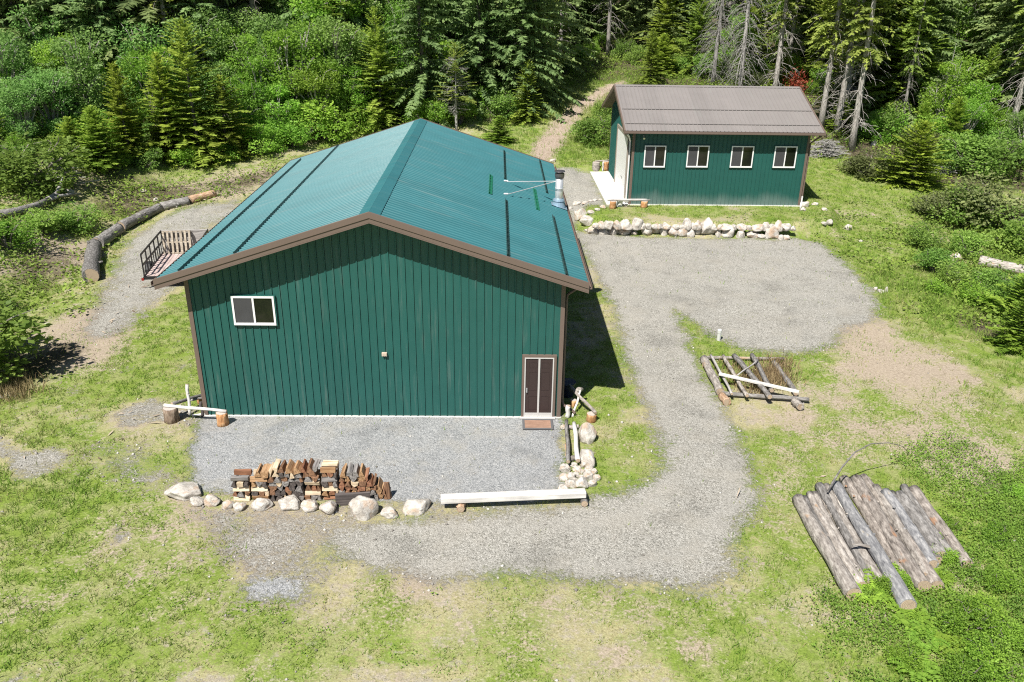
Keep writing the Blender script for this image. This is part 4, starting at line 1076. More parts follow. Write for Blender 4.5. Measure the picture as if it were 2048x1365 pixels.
# dark plank before the firewood
p0 = hit_z(671, 1000, .18); p1 = hit_z(741, 996, .18)
o = MB().box((0, -.03, -.19), ((p1-p0).length, .05, .17)).build('plank', WOODD); bevel(o, .008); o.matrix_world = axis_matrix(p0, p1); tag(o, 'dark wet plank standing on edge against the firewood stack', 'plank')
# doormat
q = (dx0+dx1)/2
mat_ = tag(empty('doormat', (q-.02, -.52, .03)), 'rust brown doormat with grey border at the barn door', 'doormat')
w_, d_ = .40, .24
mb = MB()
for b in (((-w_-.07, -d_-.07, 0), (w_+.07, -d_, .022)), ((-w_-.07, d_, 0), (w_+.07, d_+.07, .022)), ((-w_-.07, -d_, 0), (-w_, d_, .022)), ((w_, -d_, 0), (w_+.07, d_, .022))): mb.box(*b)
mb.build('mat_border', m_paint('mat_grey', (.12, .12, .125), .9, .1), mat_)
MB().box((-w_, -d_, 0), (w_, d_, .018)).build('mat_pile', m_wood('mat_pile_brown', (.22, .13, .09), (.36, .23, .17), 3, 'X', .95), mat_)
# short pipe sticking out of the gravel
q = at(1437, 681); mb = MB(); mb.tube([q-Vector((0, 0, .1)), q+Vector((0, 0, .30))], .075, 14); mb.tube([q+Vector((0, 0, .30)), q+Vector((0, 0, .42)), q+Vector((0, 0, .44))], [.085, .085, .07], 14)
o = mb.build('standpipe', m_paint('pipe_pale', (.55, .55, .54), .5)); tag(o, 'short pale standpipe in grass at the gravel edge', 'standpipe')

# bench of two stumps and poles at the shed corner
GB = 'bench parts at the shed left corner'
s6, t6 = stump(*c6(585, 335), 13, 15, BARK_STUMPO, 'orange stump under the left end of the pole bench by the apron', GB)
s7, t7 = stump(*c6(1015, 320), 14, 13, BARK_STUMPO, 'split orange stump under the right end of the pole bench', GB)
log('pole', t6+Vector((-.30, .02, .05)), t7+Vector((.32, 0, .05)), .045, .045, WOODG, 'long grey bench pole, front one, on two orange stumps', 'pole', GB, seed=31, n=8)
log('pole', t6+Vector((.05, .18, .05)), t7+Vector((.15, .16, .05)), .04, .04, WOODW, 'white bench pole, rear one, on two orange stumps', 'pole', GB, seed=32, n=8)
log('pole', t6+Vector((.1, .3, -.02)), at(*c6(800, 290))+Vector((0, 0, .25)), .03, .03, WOODW, 'thin white brace pole dipping under the bench poles', 'pole', GB, seed=33, n=8)
q = at(*c6(680, 310)); mb = MB(); mb.tube([(0, 0, 0), (0, 0, .34)], [.17, .19], 16)
o = mb.build('bucket', WHITE); mb2 = MB(); mb2.tube([(-.19, 0, .32), (-.15, 0, .44), (0, 0, .50), (.15, 0, .44), (.19, 0, .32)], .008, 5); mb2.build('handle', STEEL, o); o.location = q+Vector((0, .25, 0)); tag(o, 'white bucket under the pole bench by the shed', 'bucket')
rock(*c6(760, 300), 45*S3, 45*S3, 'small white rock beside the bucket under the bench', GB, 'stone', 'stone')
# stump planter left of the shed
s8, t8 = stump(1192, 344, 15, 17, BARK_PALE, 'pale hollow stump at the far end of the concrete apron', 'stumps beyond the apron')
s9, t9 = stump(1211, 342, 13, 17, BARK_STUMPO, 'orange stump beside the pale post beyond the apron', 'stumps beyond the apron')
log('pole', t8+Vector((-.1, .05, .04)), t9+Vector((.25, .1, .06)), .05, .05, BARK_PALE, 'pale pole laid over the two stumps beyond the apron', 'pole', seed=37, n=8)
q = at(1205.5, 343); log('post', q, q+Vector((0, 0, .62)), .045, .045, WOODW, 'slim white post between two stumps beyond the apron', 'post', seed=38, n=8)

# ------------------------------------------------------------------ firewood stack
FW0 = at(467, 1003); FW1 = at(781, 1001)
fdir = (FW1-FW0); FL = fdir.length; fdir.normalize(); fback = Vector((-fdir.y, fdir.x, 0))
rf = random.Random(12)
def piece(p0, p1, w, h, mi, lab, roll=0., upright=False):
    """split log: irregular wedge section, grain along local x"""
    L = (p1-p0).length
    kind = rf.random()
    if kind < .4: sec = [(-.5, -.5), (.5, -.5), (.12, .5), (-.12, .48)]
    elif kind < .7: sec = [(-.5, -.42), (0, -.5), (.5, -.38), (.40, .42), (-.38, .5)]
    else: sec = [(-.5, .42), (-.36, -.2), (0, -.5), (.36, -.22), (.5, .45)]
    sec = [(a*w*rf.uniform(.92, 1.14), b*h*rf.uniform(.92, 1.16)) for a, b in sec]
    n = len(sec); mb = MB(); vs = []
    for i in range(4):
        t = i/3; sc = 1+rf.uniform(-.07, .05)
        vs += [(L*t+rf.uniform(-.008, .008)*(i in (0, 3)), a*sc+rf.uniform(-.006, .006), b*sc+rf.uniform(-.006, .006)) for a, b in sec]
    fs = [tuple(range(n))[::-1], tuple(3*n+k for k in range(n))]
    for i in range(3):
        for k in range(n):
            fs.append((i*n+k, i*n+(k+1) % n, (i+1)*n+(k+1) % n, (i+1)*n+k))
    mb.add(vs, fs)
    o = mb.build('firewood_log', FIRE[mi])
    M = axis_matrix(p0, p1) @ Matrix.Rotation(roll, 4, 'X'); o.matrix_world = M
    return tag(o, lab, 'firewood', 'split firewood in the stack')
CH = .140
def fpos(s, y, z): return FW0+fdir*s+fback*y+Vector((0, 0, z+.012-FW0.z+float(H(FW0.x, FW0.y))))
def course_word(i, n): return 'top' if i == n-1 else ('bottom' if i == 0 else ordn(i+1))
def endons(s0, s1, z, sec, ci, nc, wts, h=CH, lab2=''):
    s = s0; lst = []
    while s < s1-.06:
        w = min(rf.uniform(.12, .21), s1-s); lst.append((s, w)); s += w
    for i, (s, w) in enumerate(lst):
        mi = rf.choices(range(6), wts)[0]; y = rf.uniform(-.03, .03)
        pw = place_word(i, len(lst)) or 'only one'
        piece(fpos(s+w/2, y, z+h/2), fpos(s+w/2+rf.uniform(-.012, .012), y+rf.uniform(.38, .44), z+h/2+rf.uniform(-.01, .01)), w*1.02, h*rf.uniform(.95, 1.12), mi,
              '%s split log, %s in %s course, %s' % (FIRE_ADJ[mi], pw, course_word(ci, nc), sec), rf.choice([0, 0, math.pi])+rf.uniform(-.3, .3))
def longs(s0, s1, z, sec, ci, nc, wts, rows=2, h=CH):
    for r in range(rows):
        mi = rf.choices(range(6), wts)[0]; y = .07+r*(.33/(max(rows-1, 1)))
        piece(fpos(s0+rf.uniform(-.01, .02), y, z+h/2), fpos(s1-rf.uniform(-.0, .03), y+rf.uniform(-.02, .02), z+h/2), .13, h*.95, mi,
              '%s split log lying lengthwise at %s, %s course, %s' % (FIRE_ADJ[mi], ['front', 'back'][r] if rows == 2 else ['front', 'middle', 'back'][r], course_word(ci, nc), sec), rf.uniform(-.15, .15))
WP = (1.5, 7, 1, 1.5, .5, 0); WG = (1, 1.2, 3, 4, .8, 2.5); WT = (4, 2, 2, 3, .8, 0); WL = (3, 1, 2, .5, 3, .5); WR = (3, .7, 2.5, 2, 2.5, .8)
FS = FL/4.1
for c in range(5):
    (longs if c % 2 == 0 else endons)(0, .45*FS, c*CH, 'left end crib of firewood', c, 5, WP if c % 2 == 0 else WL)
for c in range(5):
    (longs if c % 2 == 0 else endons)(.49*FS, .94*FS, c*CH, 'second crib of firewood stack', c, 5, WP if c % 2 == 0 else WG)
for c in range(5):
    endons(.96*FS, 1.85*FS, c*CH, 'firewood between the cribs', c, 6, WG if c > 1 else (.5, .4, 2, 4, 1, 4))
endons(.62*FS, 1.06*FS, 5*CH, 'low cap over left firewood', 0, 1, WT, CH*1.15)
endons(1.07*FS, 2.22*FS, 5*CH, 'firewood between the cribs', 5, 6, WG)
endons(1.12*FS, 2.30*FS, 6*CH, 'hump over firewood middle', 0, 1, WT, CH*1.15)
for c in range(5):
    (longs if c % 2 == 1 else endons)(1.88*FS, 2.29*FS, c*CH, 'crib right of firewood middle', c, 5, WP if c % 2 == 1 else WG)
for c in range(7):
    (longs if c % 2 == 0 else endons)(2.33*FS, 2.74*FS, c*CH*.98, 'tall firewood crib', c, 7, WP if c % 2 == 0 else WG, *([3] if c == 6 else []))
ends_ = [4.02, 3.98, 3.85, 3.72, 3.55]
for c in range(5):
    endons(2.78*FS, ends_[c]*FS, c*CH, 'right end of firewood', c, 6, WR)
endons(2.84*FS, 3.45*FS, 5*CH, 'right end of firewood', 5, 6, WT, CH*1.15)
piece(fpos(4.06*FS, .05, 0), fpos(4.0*FS, .12, .44), .13, .12, 2, 'brown split log standing upright against the right end of the stack')

# ------------------------------------------------------------------ utility trailer
ZF = .55
tn, tf = hit_z(290, 560, ZF), hit_z(331, 507, ZF)
tv = (tf-tn); TL = tv.length; TL = min(max(TL, 2.6), 3.6); tv.normalize(); tx = Vector((tv.y, -tv.x, 0))
TWd = 2.05
tr = tag(empty('utility_trailer', (0, 0, 0)), 'black mesh sided utility trailer with plank deck beside the barn', 'trailer')
tg0 = float(H(tn.x, tn.y)); tn = Vector((tn.x, tn.y, tg0+ZF))
def T(x, y, z): return tn+tx*x+tv*y+Vector((0, 0, z))
def tbox(mb, x0, x1, y0_, y1_, z0, z1): mb.obox(T(x0, y0_, z0), tx*(x1-x0), tv*(y1_-y0_), (0, 0, z1-z0))
def grain(mb, name, m, par):
    return mb.build(name, m, par)
mb = MB()
nb = 11
for k in range(nb):
    a = k*TWd/nb; tbox(mb, a+.006, a+TWd/nb-.006, .06, TL-.05, -.04, 0)
mb.build('deck', WOODDK, tr)
mb = MB(); tbox(mb, -.05, TWd+.05, -.02, .05, -.12, .01); tbox(mb, -.05, TWd+.05, TL-.06, TL, -.12, .01); tbox(mb, -.05, 0, .05, TL-.06, -.12, .01); tbox(mb, TWd, TWd+.05, .05, TL-.06, -.12, .01); tbox(mb, .4, .46, .05, TL, -.12, -.045); tbox(mb, 1.3, 1.36, .05, TL, -.12, -.045)
mb.build('frame', BLACKM, tr)
SHt = 1.02
for x in (-.03, TWd+.0):
    mb = MB(); tbox(mb, x, x+.045, 0, TL, SHt-.07, SHt); tbox(mb, x, x+.045, 0, TL, SHt*.5-.035, SHt*.5+.035); tbox(mb, x, x+.035, 0, TL, .012, .05)
    nb = 5
    for k in range(nb+1):
        y = k*(TL-.08)/nb; tbox(mb, x+.001, x+.044, y, y+.08, .05, SHt-.07)
    for k in range(nb):
        ya = k*(TL-.08)/nb+.08; yb_ = (k+1)*(TL-.08)/nb
        mb.bar(T(x+.022, (ya+yb_)/2, .05), T(x+.022, (ya+yb_)/2, SHt*.5-.035), .03, .03)
    mb.build('side_panel', BLACKM, tr)
mb = MB(); tbox(mb, 0, TWd, TL-.05, TL-.02, .02, SHt-.05); tbox(mb, -.03, TWd+.03, TL-.07, TL+.01, SHt-.05, SHt); tbox(mb, -.04, 0, TL-.07, TL+.01, 0, SHt); tbox(mb, TWd, TWd+.04, TL-.07, TL+.01, 0, SHt)
mb.build('headboard', WOODG, tr)
for x in (-.12, TWd+.02):
    mb = MB(); tbox(mb, x, x+.10, -.08, -.022, -.14, -.04); mb.build('tail_light', REDL, tr)
for sx_, x in ((-1, -.22), (1, TWd+.22)):
    mb = MB(); c = T(x, TL*.47, -.24)
    mb.tube([c-tx*.09, c-tx*.085, c+tx*.085, c+tx*.09], [.24, .31, .31, .24], 24); ty = mb.build('wheel', RUBBER, tr)
    mb = MB(); mb.tube([c-tx*.094, c+tx*.094], [.16, .16], 16); mb.build('rim', STEEL, ty)
    mb = MB()
    for q in range(9):
        a0_, a1_ = math.pi*q/9, math.pi*(q+1)/9
        p_, q_ = c+tv*math.cos(a0_)*.40+Vector((0, 0, math.sin(a0_)*.38)), c+tv*math.cos(a1_)*.40+Vector((0, 0, math.sin(a1_)*.38))
        mb.bar(p_, q_, .24, .012, tuple((p_+q_)/2-c))
    mb.build('fender', BLACKM, tr)
mb = MB(); mb.bar(T(-.1, TL*.47, -.24), T(TWd+.1, TL*.47, -.24), .06, .06); mb.build('axle', BLACKM, tr)
mb = MB(); mb.bar(T(.35, TL, -.10), T(TWd/2, TL+1.1, -.12), .06, .08); mb.bar(T(TWd-.35, TL, -.10), T(TWd/2, TL+1.1, -.12), .06, .08); mb.tube([T(TWd/2, TL+1.05, -.1), T(TWd/2, TL+1.05, -.55)], .03, 8); mb.build('tongue', BLACKM, tr)
# pallet leaning against the headboard
pal = tag(empty('wooden_pallet', (0, 0, 0)), 'pale wooden pallet leaning upright against the trailer headboard', 'pallet')
px0, pw_, ph_ = .08, 1.24, 1.06
lean = Vector((0, 0, 1))*math.cos(.22)+tv*math.sin(.22)
bp = T(px0, TL-.45, .012)
nrm = tx.cross(lean).normalized()
ns = 7
for k in range(ns):
    w0 = rf.uniform(.085, .105); mb = MB(); mb.obox(bp+tx*(k*(pw_-.09)/(ns-1)), tx*w0, lean*ph_, nrm*-.02 if nrm.dot(tv) > 0 else nrm*.02); mb.build('slat', WOODP, pal)
back = nrm if nrm.dot(tv) > 0 else -nrm
for k in range(3):
    mb = MB(); mb.obox(bp+lean*(.01+k*(ph_-.06)/2)+back*.002, tx*pw_, lean*.05, back*.09); mb.build('stringer', WOODP, pal)
for k in range(4):
    mb = MB(); mb.obox(bp+tx*(k*(pw_-.09)/3)+back*.094, tx*.09, lean*ph_, back*.018); mb.build('slat', WOODP, pal)
# ------------------------------------------------------------------ foliage generators
class Leaves:
    def __init__(s): s.p = []; s.d = []; s.s = []; s.l = []; s.w = []; s.t = []
    def add(s, p, d, side, l, w, t):
        s.p.append(p); s.d.append(d); s.s.append(side); s.l.append(l); s.w.append(w); s.t.append(t)
    def arrays(s):
        P = np.concatenate(s.p); D = np.concatenate(s.d); S_ = np.concatenate(s.s); L = np.concatenate(s.l)[:, None]; W_ = np.concatenate(s.w)[:, None]; T_ = np.concatenate(s.t)
        return quads_from(P, D, S_, L, W_), T_
def quads_from(P, D, S_, L, W_, drop=0.):
    n = len(P)
    V = np.empty((n, 4, 3))
    V[:, 0] = P; V[:, 1] = P+D*L*.5+S_*W_*.5; V[:, 2] = P+D*L; V[:, 3] = P+D*L*.5-S_*W_*.5
    V[:, 2, 2] -= drop
    return V.reshape(-1, 3)
def unit(v): return v/(np.linalg.norm(v, axis=-1, keepdims=True)+1e-9)
def leaf_mesh(name, V, T_, m):
    n = len(V)//4
    F = np.arange(n*4).reshape(-1, 4)
    return np_mesh(name, V, F, m, {'tint': np.repeat(T_, 4)})
def rand_dirs(r, n, zmin=-1.):
    d = r.normal(size=(n, 3)); d = unit(d); d[:, 2] = np.where(d[:, 2] < zmin, -d[:, 2], d[:, 2]); return d

def conifer(seed, h, Rb, z0, dz, nb, up, droop, tw, hang=0., prof=.8, sparse=0., wid=.10, gap=.15, low=1.):
    """crown of layered sprays round a trunk; returns vertices and tint"""
    r = np.random.default_rng(seed); Lv = Leaves()
    z = z0
    while z < h*.985:
        t = (z-z0)/(h-z0)
        base = Rb*max(1-t, 0)**prof*(low+(1-low)*min(1, t/.25))
        k = max(3, int(round(nb*(1-.35*t))))
        az0 = r.uniform(0, 6.283)
        for b in range(k):
            if r.random() < sparse: continue
            az = az0+b*6.283/k+r.uniform(-.35, .35)
            Lb = base*r.uniform(.50, 1.18)*(1+.22*math.sin(az*2+seed)+.15*math.sin(az*3+z*1.1))+.12
            u = up*r.uniform(.6, 1.4)+.9*t; dr = droop*r.uniform(.7, 1.3)*(1-.6*t)
            out = np.array([math.cos(az), math.sin(az), 0.]); sd = np.array([-out[1], out[0], 0.])
            m = max(3, int(Lb/gap))
            tt = np.linspace(.12, 1, m)+r.uniform(-.03, .03, m)
            P = out[None]*(Lb*tt)[:, None]; P[:, 2] = z+Lb*(u*tt-dr*tt**2)+r.uniform(-.05, .05)
            slope = u-2*dr*tt
            ax = out[None]+np.array([0, 0, 1.])[None]*slope[:, None]; ax = unit(ax)
            tb = r.random()*.5
            for sg in (-1, 1):
                a = r.uniform(.75, 1.15, m)
                D = unit(ax*np.cos(a)[:, None]+sg*sd[None]*np.sin(a)[:, None]+r.normal(size=(m, 3))*.10-np.array([0, 0, 1.])*hang*r.uniform(.1, .5, m)[:, None])
                l = (tw*Lb*(1-tt*.72)+.14)*r.uniform(.7, 1.25, m); l = np.minimum(l, .75)
                S_ = unit(np.cross(D, unit(np.array([0, 0, 1.])+r.normal(size=(m, 3))*.35)))
                Lv.add(P, D, S_, l, wid*r.uniform(.8, 1.4, m)*(1+.5*(l > .4)), np.clip(tb+r.uniform(0, .5, m), 0, 1))
            # shoot along the axis
            S_ = unit(np.cross(ax, np.array([0, 0, 1.])+r.normal(size=(m, 3))*.3))
            Lv.add(P, ax, S_, np.full(m, gap*1.8), np.full(m, wid*1.1), np.clip(tb+r.uniform(.1, .6, m), 0, 1))
            if hang > 0:
                q = r.random(m) < .75; n = q.sum()
                if n:
                    D = unit(np.array([0, 0, -1.])+r.normal(size=(n, 3))*.22+out*.2)
                    S_ = unit(np.cross(D, r.normal(size=(n, 3))))
                    Lv.add(P[q]+r.normal(size=(n, 3))*.08, D, S_, hang*r.uniform(.25, .75, n)*min(1, Lb/1.5+.2), wid*r.uniform(.9, 1.6, n), np.clip(tb+r.uniform(0, .35, n), 0, 1))
        z += dz*r.uniform(.75, 1.25)*(1-.35*t)
    # leader
    n = 12; zz = np.linspace(h*.95, h, n); D = unit(r.normal(size=(n, 3))*.6+np.array([0, 0, .9])); P = np.zeros((n, 3)); P[:, 2] = zz
    Lv.add(P, D, unit(np.cross(D, r.normal(size=(n, 3)))), np.full(n, .28), np.full(n, wid), r.uniform(.3, 1, n))
    return Lv.arrays()

def trunk_mesh(seed, h, r0, m, bend=.15, twigs=0, tz=(1, 6), tl=(1., 2.2), tdroop=.5, stubs=0, tr=.018):
    rr = random.Random(seed); mb = MB(); n = 12
    ph = rr.uniform(0, 6.28)
    cen = lambda t: Vector((bend*math.sin(t*3.1+ph)*t, bend*math.cos(t*2.7+ph)*t, h*t))
    mb.tube([cen(i/n)-Vector((0, 0, .3 if i == 0 else 0)) for i in range(n+1)], [r0*(1.25 if i == 0 else 1)*(1-.93*i/n) for i in range(n+1)], 9, True, .1, seed)
    for q in range(twigs):
        z = rr.uniform(*tz); t = z/h; a = rr.uniform(0, 6.28); L = rr.uniform(*tl); dr = tdroop*rr.uniform(.5, 1.4); u = rr.uniform(-.1, .35)
        o = Vector((math.cos(a), math.sin(a), 0)); sw = rr.uniform(-.25, .25); s_ = Vector((-o.y, o.x, 0))
        c = cen(t); pts = []
        for i in range(5):
            f = i/4; pts.append(c+o*(L*f)+s_*(sw*f*f*L)+Vector((0, 0, L*(u*f-dr*f*f))))
        mb.tube(pts, [tr*1.3, tr*1.1, tr*.9, tr*.7, tr*.4], 3, False)
        for e in range(3):
            f = rr.uniform(.35, .9); i = int(f*4); p = pts[i]; d = (o*rr.uniform(.2, .8)+s_*rr.choice([-1, 1])*rr.uniform(.4, 1)+Vector((0, 0, rr.uniform(-.9, .1)))).normalized()
            l = L*rr.uniform(.18, .4); mb.tube([p, p+d*l*.6, p+d*l+Vector((0, 0, -l*.2))], [tr*.7, tr*.55, tr*.3], 3, False)
    return mb.mesh('trunk', m, True)

def bushy(seed, rx, rz, z0, n, leaf, nblob=9, up=.5, lsize=(.7, 1.4)):
    """crown of many leaves gathered in uneven clumps"""
    r = np.random.default_rng(seed); Lv = Leaves()
    cs = []
    for b in range(nblob):
        a = r.uniform(0, 6.283); q = math.sqrt(r.random())*.72
        zz = r.uniform(.05, .95); w = 1-.55*abs(zz-.4)
        cs.append((rx*q*math.cos(a)*w, rx*q*math.sin(a)*w, z0+rz*zz, rx*r.uniform(.22, .46), r.random()))
    per = n//nblob
    for cx, cy, cz, br, tb in cs:
        d = rand_dirs(r, per); rad = br*r.uniform(.35, 1.12, per)**.6
        sub = np.array([1, 1, .85])
        P = np.array([cx, cy, cz])+d*rad[:, None]*sub
        P[:, 2] = np.maximum(P[:, 2], .03)
        D = unit(d*.9+r.normal(size=(per, 3))*.7+np.array([0, 0, up*.2])); D[:, 2] -= .15
        D = unit(D)
        nr = unit(d*.6+np.array([0, 0, up])+r.normal(size=(per, 3))*.55)
        S_ = unit(np.cross(D, nr))
        l = leaf*r.uniform(*lsize, per)
        Lv.add(P, D, S_, l, l*r.uniform(.5, .8, per), np.clip(tb*.55+r.uniform(0, .5, per), 0, 1))
    return Lv.arrays(), cs
def stems_mesh(seed, cs, m, rad=.03):
    rr = random.Random(seed); mb = MB()
    for cx, cy, cz, br, tb in cs:
        mb.tube([(rr.uniform(-.08, .08), rr.uniform(-.08, .08), -.1), (cx*.35, cy*.35, cz*.55), (cx, cy, cz)], [rad, rad*.75, rad*.3], 5, False)
        for k in range(2):
            d = Vector((rr.gauss(0, 1), rr.gauss(0, 1), rr.uniform(0, 1))).normalized()*br
            mb.tube([(cx*.6, cy*.6, cz*.75), (cx+d.x*.5, cy+d.y*.5, cz+d.z*.5), (cx+d.x, cy+d.y, cz+d.z)], [rad*.5, rad*.4, rad*.15], 4, False)
    return mb.mesh('stem', m)

PROTO = {}
def proto(kind, name, crown, trunk, tname='trunk', hname='crown', h=1.):
    root = bpy.data.objects.new(name, None); root.empty_display_size = .3
    parts = []
    if crown: parts.append((hname, crown))
    if trunk: parts.append((tname, trunk))
    PROTO.setdefault(kind, []).append((name, parts, h))
for k in range(3):
    hh = 4.2; V, T_ = conifer(200+k, hh, 1.7, .12, .20, 9, .16, .20, .30, prof=.85, wid=.085, gap=.10)
    proto('fir_young', 'young_fir', leaf_mesh('crown', V, T_, L_FIRY), trunk_mesh(210+k, hh*.97, .07, BARK_TREE, .02), h=hh)
for k in range(3):
    hh = 10.; V, T_ = conifer(220+k, hh, 2.9, .2, .36, 8, .12, .30, .26, prof=.8, wid=.12, gap=.14)
    proto('fir_mid', 'fir_tree', leaf_mesh('crown', V, T_, L_FIRM), trunk_mesh(230+k, hh*.97, .15, BARK_TREE, .05), h=hh)
    V, T_ = conifer(225+k, hh, 2.8, .2, .36, 8, .15, .26, .27, prof=.8, wid=.12, gap=.14)
    proto('fir_bright', 'fir_tree', leaf_mesh('crown', V, T_, L_FIRY), trunk_mesh(235+k, hh*.97, .15, BARK_TREE, .05), h=hh)
for k in range(4):
    hh = 24.; V, T_ = conifer(240+k, hh, 4.3, .5, .48, 7, .10, .42, .22, hang=.85, prof=.75, wid=.15, gap=.19, sparse=.10)
    proto('spruce', 'spruce_tree', leaf_mesh('crown', V, T_, L_SPR), trunk_mesh(250+k, hh*.97, .26, BARK_TREE, .2, 26, (1, 8), (.8, 2.2)), h=hh)
for k in range(3):
    hh = 25.; V, T_ = conifer(260+k, hh, 2.9, 6.5, .62, 6, .12, .42, .26, hang=.5, prof=.6, wid=.15, gap=.19, sparse=.28, low=.55)
    proto('old_fir', 'old_fir', leaf_mesh('crown', V, T_, L_OLD), trunk_mesh(270+k, hh*.97, .24, BARK_TREEP, .25, 60, (1.2, 9), (.8, 2.4), .75), h=hh)
for k in range(2):
    hh = 24.; V, T_ = conifer(280+k, hh, 2.4, 9.5, .7, 6, .1, .4, .26, hang=.4, prof=.6, wid=.15, gap=.2, sparse=.35, low=.5)
    proto('twiggy', 'dying_fir', leaf_mesh('crown', V, T_, L_OLD), trunk_mesh(290+k, hh*.97, .22, BARK_DEADT, .2, 190, (.8, 12), (1., 2.8), .95, tr=.020), h=hh)
hh = 8.; V, T_ = conifer(300, hh, 2.0, 3.0, .30, 7, .12, .22, .24, prof=.75, wid=.10, gap=.16, sparse=.30)
proto('halfdead', 'half_dead_fir', leaf_mesh('crown', V, T_, L_OLD), trunk_mesh(301, hh*.97, .13, BARK_DEADT, .06, 110, (1.6, 7), (.7, 1.7), .12), h=hh)
proto('deadtree', 'dead_tree', None, trunk_mesh(302, 9., .13, BARK_DEADT, .1, 90, (.8, 6.5), (.5, 1.5), .45, tr=.014), h=9.)
for k in range(4):
    (VT, cs) = bushy(310+k, 1.15, 1.25, .18, 3600, .085, 12)
    for kind, m in (('shrub_bright', L_SHRB), ('shrub', L_SHRM), ('shrub_olive', L_SHRO)):
        proto(kind, 'shrub', leaf_mesh('crown', *VT, m), stems_mesh(330+k, cs, BARK_TREE), 'stem', 'crown', 1.6)
for k in range(3):
    (VT, cs) = bushy(350+k, 2.3, 5.2, .7, 9500, .135, 26)
    proto('broad', 'broadleaf_tree', leaf_mesh('crown', *VT, L_BROAD), stems_mesh(360+k, cs, BARK_TREEP, .07), 'trunk', 'crown', 6.2)
    proto('broad_bright', 'broadleaf_tree', leaf_mesh('crown', *VT, L_SHRB), stems_mesh(360+k, cs, BARK_TREEP, .07), 'trunk', 'crown', 6.2)
# fern-like plant: rosette of fronds
def fern(seed):
    r = np.random.default_rng(seed); Lv = Leaves()
    for f in range(11):
        az = f*6.283/11+r.uniform(-.2, .2); L = r.uniform(.4, .62); m = 12; t = np.linspace(.1, 1, m)
        out = np.array([math.cos(az), math.sin(az), 0]); sd = np.array([-out[1], out[0], 0])
        P = out*(L*t*.8)[:, None]; P[:, 2] = L*(1.0*t-.75*t*t)+.02
        for sg in (-1, 1):
            D = unit(sd*sg+out*.35+r.normal(size=(m, 3))*.08)
            Lv.add(P, D, unit(np.cross(D, np.array([0, 0, 1.])+r.normal(size=(m, 3))*.2)), .20*(1-t*.75)+.02, np.full(m, .05), r.uniform(.4, 1, m))
    return Lv.arrays()
for k in range(2):
    proto('fern', 'fern_clump', leaf_mesh('fronds', *fern(370+k), L_SHRB), None, hname='frond', h=.4)

VEG = []
_pc = {}
def plant(kind, loc, h, label=None, adj=None, px=None, py=None, wide=1., var=None, lean=0.):
    i = _pc.get(kind, 0); _pc[kind] = i+1
    name, parts, ph = PROTO[kind][(i if var is None else var) % len(PROTO[kind])]
    o = bpy.data.objects.new(name, None); COL.objects.link(o); o.empty_display_size = .3
    o.location = loc; s = h/ph; o.scale = (s*wide, s*wide, s); o.rotation_euler = (lean+random.uniform(-.03, .03), random.uniform(-.03, .03), random.uniform(0, 6.28))
    for pn, me in parts: link(pn, me, o)
    VEG.append([o, kind, label, px, py])
    return o
def hpx(px, py, py_top):
    """height in metres of something standing at px,py whose top shows at py_top"""
    p = at(px, py); z = p.z
    lo, hi = 0., 60.
    for _ in range(40):
        md = (lo+hi)/2
        if proj((p.x, p.y, z+md))[1] > py_top: lo = md
        else: hi = md
    return p, lo
def tree(kind, px, py, top, label=None, wide=1., var=None, h=None, lean=0.):
    p, hh = hpx(px, py, max(top, 2)) if h is None else (at(px, py), h)
    return plant(kind, p-Vector((0, 0, .06)), hh, label, None, px, py, wide, var, lean)

# ---- trees and shrubs that can be told apart in the photo
tree('fir_young', 205, 335, 215, 'small bright fir with layered tiers at the front left of the woods', 1.25, 0)
tree('fir_bright', 262, 318, 125, 'light green fir standing behind the small layered fir', 1.15)
tree('fir_young', 150, 322, 235, 'low pale young fir left of the small layered fir', 1.2, 2)
tree('fir_bright', 345, 318, 105, 'bright yellow-green fir next to the big dark fir on the left', 1.2)
tree('fir_mid', 400, 322, 35, 'big dark yellowish fir standing tallest at the front left', 1.2)
tree('fir_mid', 455, 318, 150, 'dark fir leaning on the right of the big yellowish fir', 1.5)
tree('broad', 215, 205, 25, 'pale blue-green leafy tree behind the light green fir', 1.1)
tree('broad', 130, 215, 60, 'leafy tree in the shade at far left of the woods', 1.1)
tree('broad_bright', 590, 250, 40, 'big bright leafy tree left of the barn ridge', 1.3)
tree('broad', 680, 230, 20, 'leafy tree just left of the layered dark fir beyond the barn', 1.1)
tree('broad', 520, 240, 70, 'leafy tree with grey twigs between the big fir and bright tree', 1.0)
tree('fir_mid', 765, 255, 15, 'layered dark yellow-green fir beyond the barn roof ridge', 1.0)
tree('spruce', 850, 240, 2, 'drooping blue-green spruce right of the layered dark fir', h=19)
tree('spruce', 960, 215, 2, 'drooping spruce with long hanging sprays behind the half dead fir', h=22)
tree('halfdead', 913, 262, 88, 'half dead fir with bare grey twigs just beyond the barn ridge', 1.1)
tree('spruce', 1040, 225, 2, 'dark spruce on the left side of the dirt track', h=20)
tree('fir_mid', 1055, 245, 120, 'dark fir in the shade beside the dirt track bend', 1.1)
tree('old_fir', 1120, 128, 2, 'tall bare trunked fir at the top of the dirt track', h=24)
tree('old_fir', 1215, 112, 2, 'dark trunked fir standing in the grass beyond the track', h=24)
tree('fir_mid', 1300, 172, 55, 'bushy fir with bare lower twigs behind the shed left end', 1.15)
tree('twiggy', 1480, 185, 2, 'dying fir veiled in grey drooping twigs behind the shed', h=22)
tree('twiggy', 1425, 172, 2, 'dying fir with grey twigs left of the most twiggy one', h=20, var=1)
tree('old_fir', 1548, 195, 2, 'fir with a clean pale straight trunk behind the shed roof', h=24, var=0)
tree('old_fir', 1640, 262, 2, 'dark trunked fir behind the shed right end', h=24, var=1)
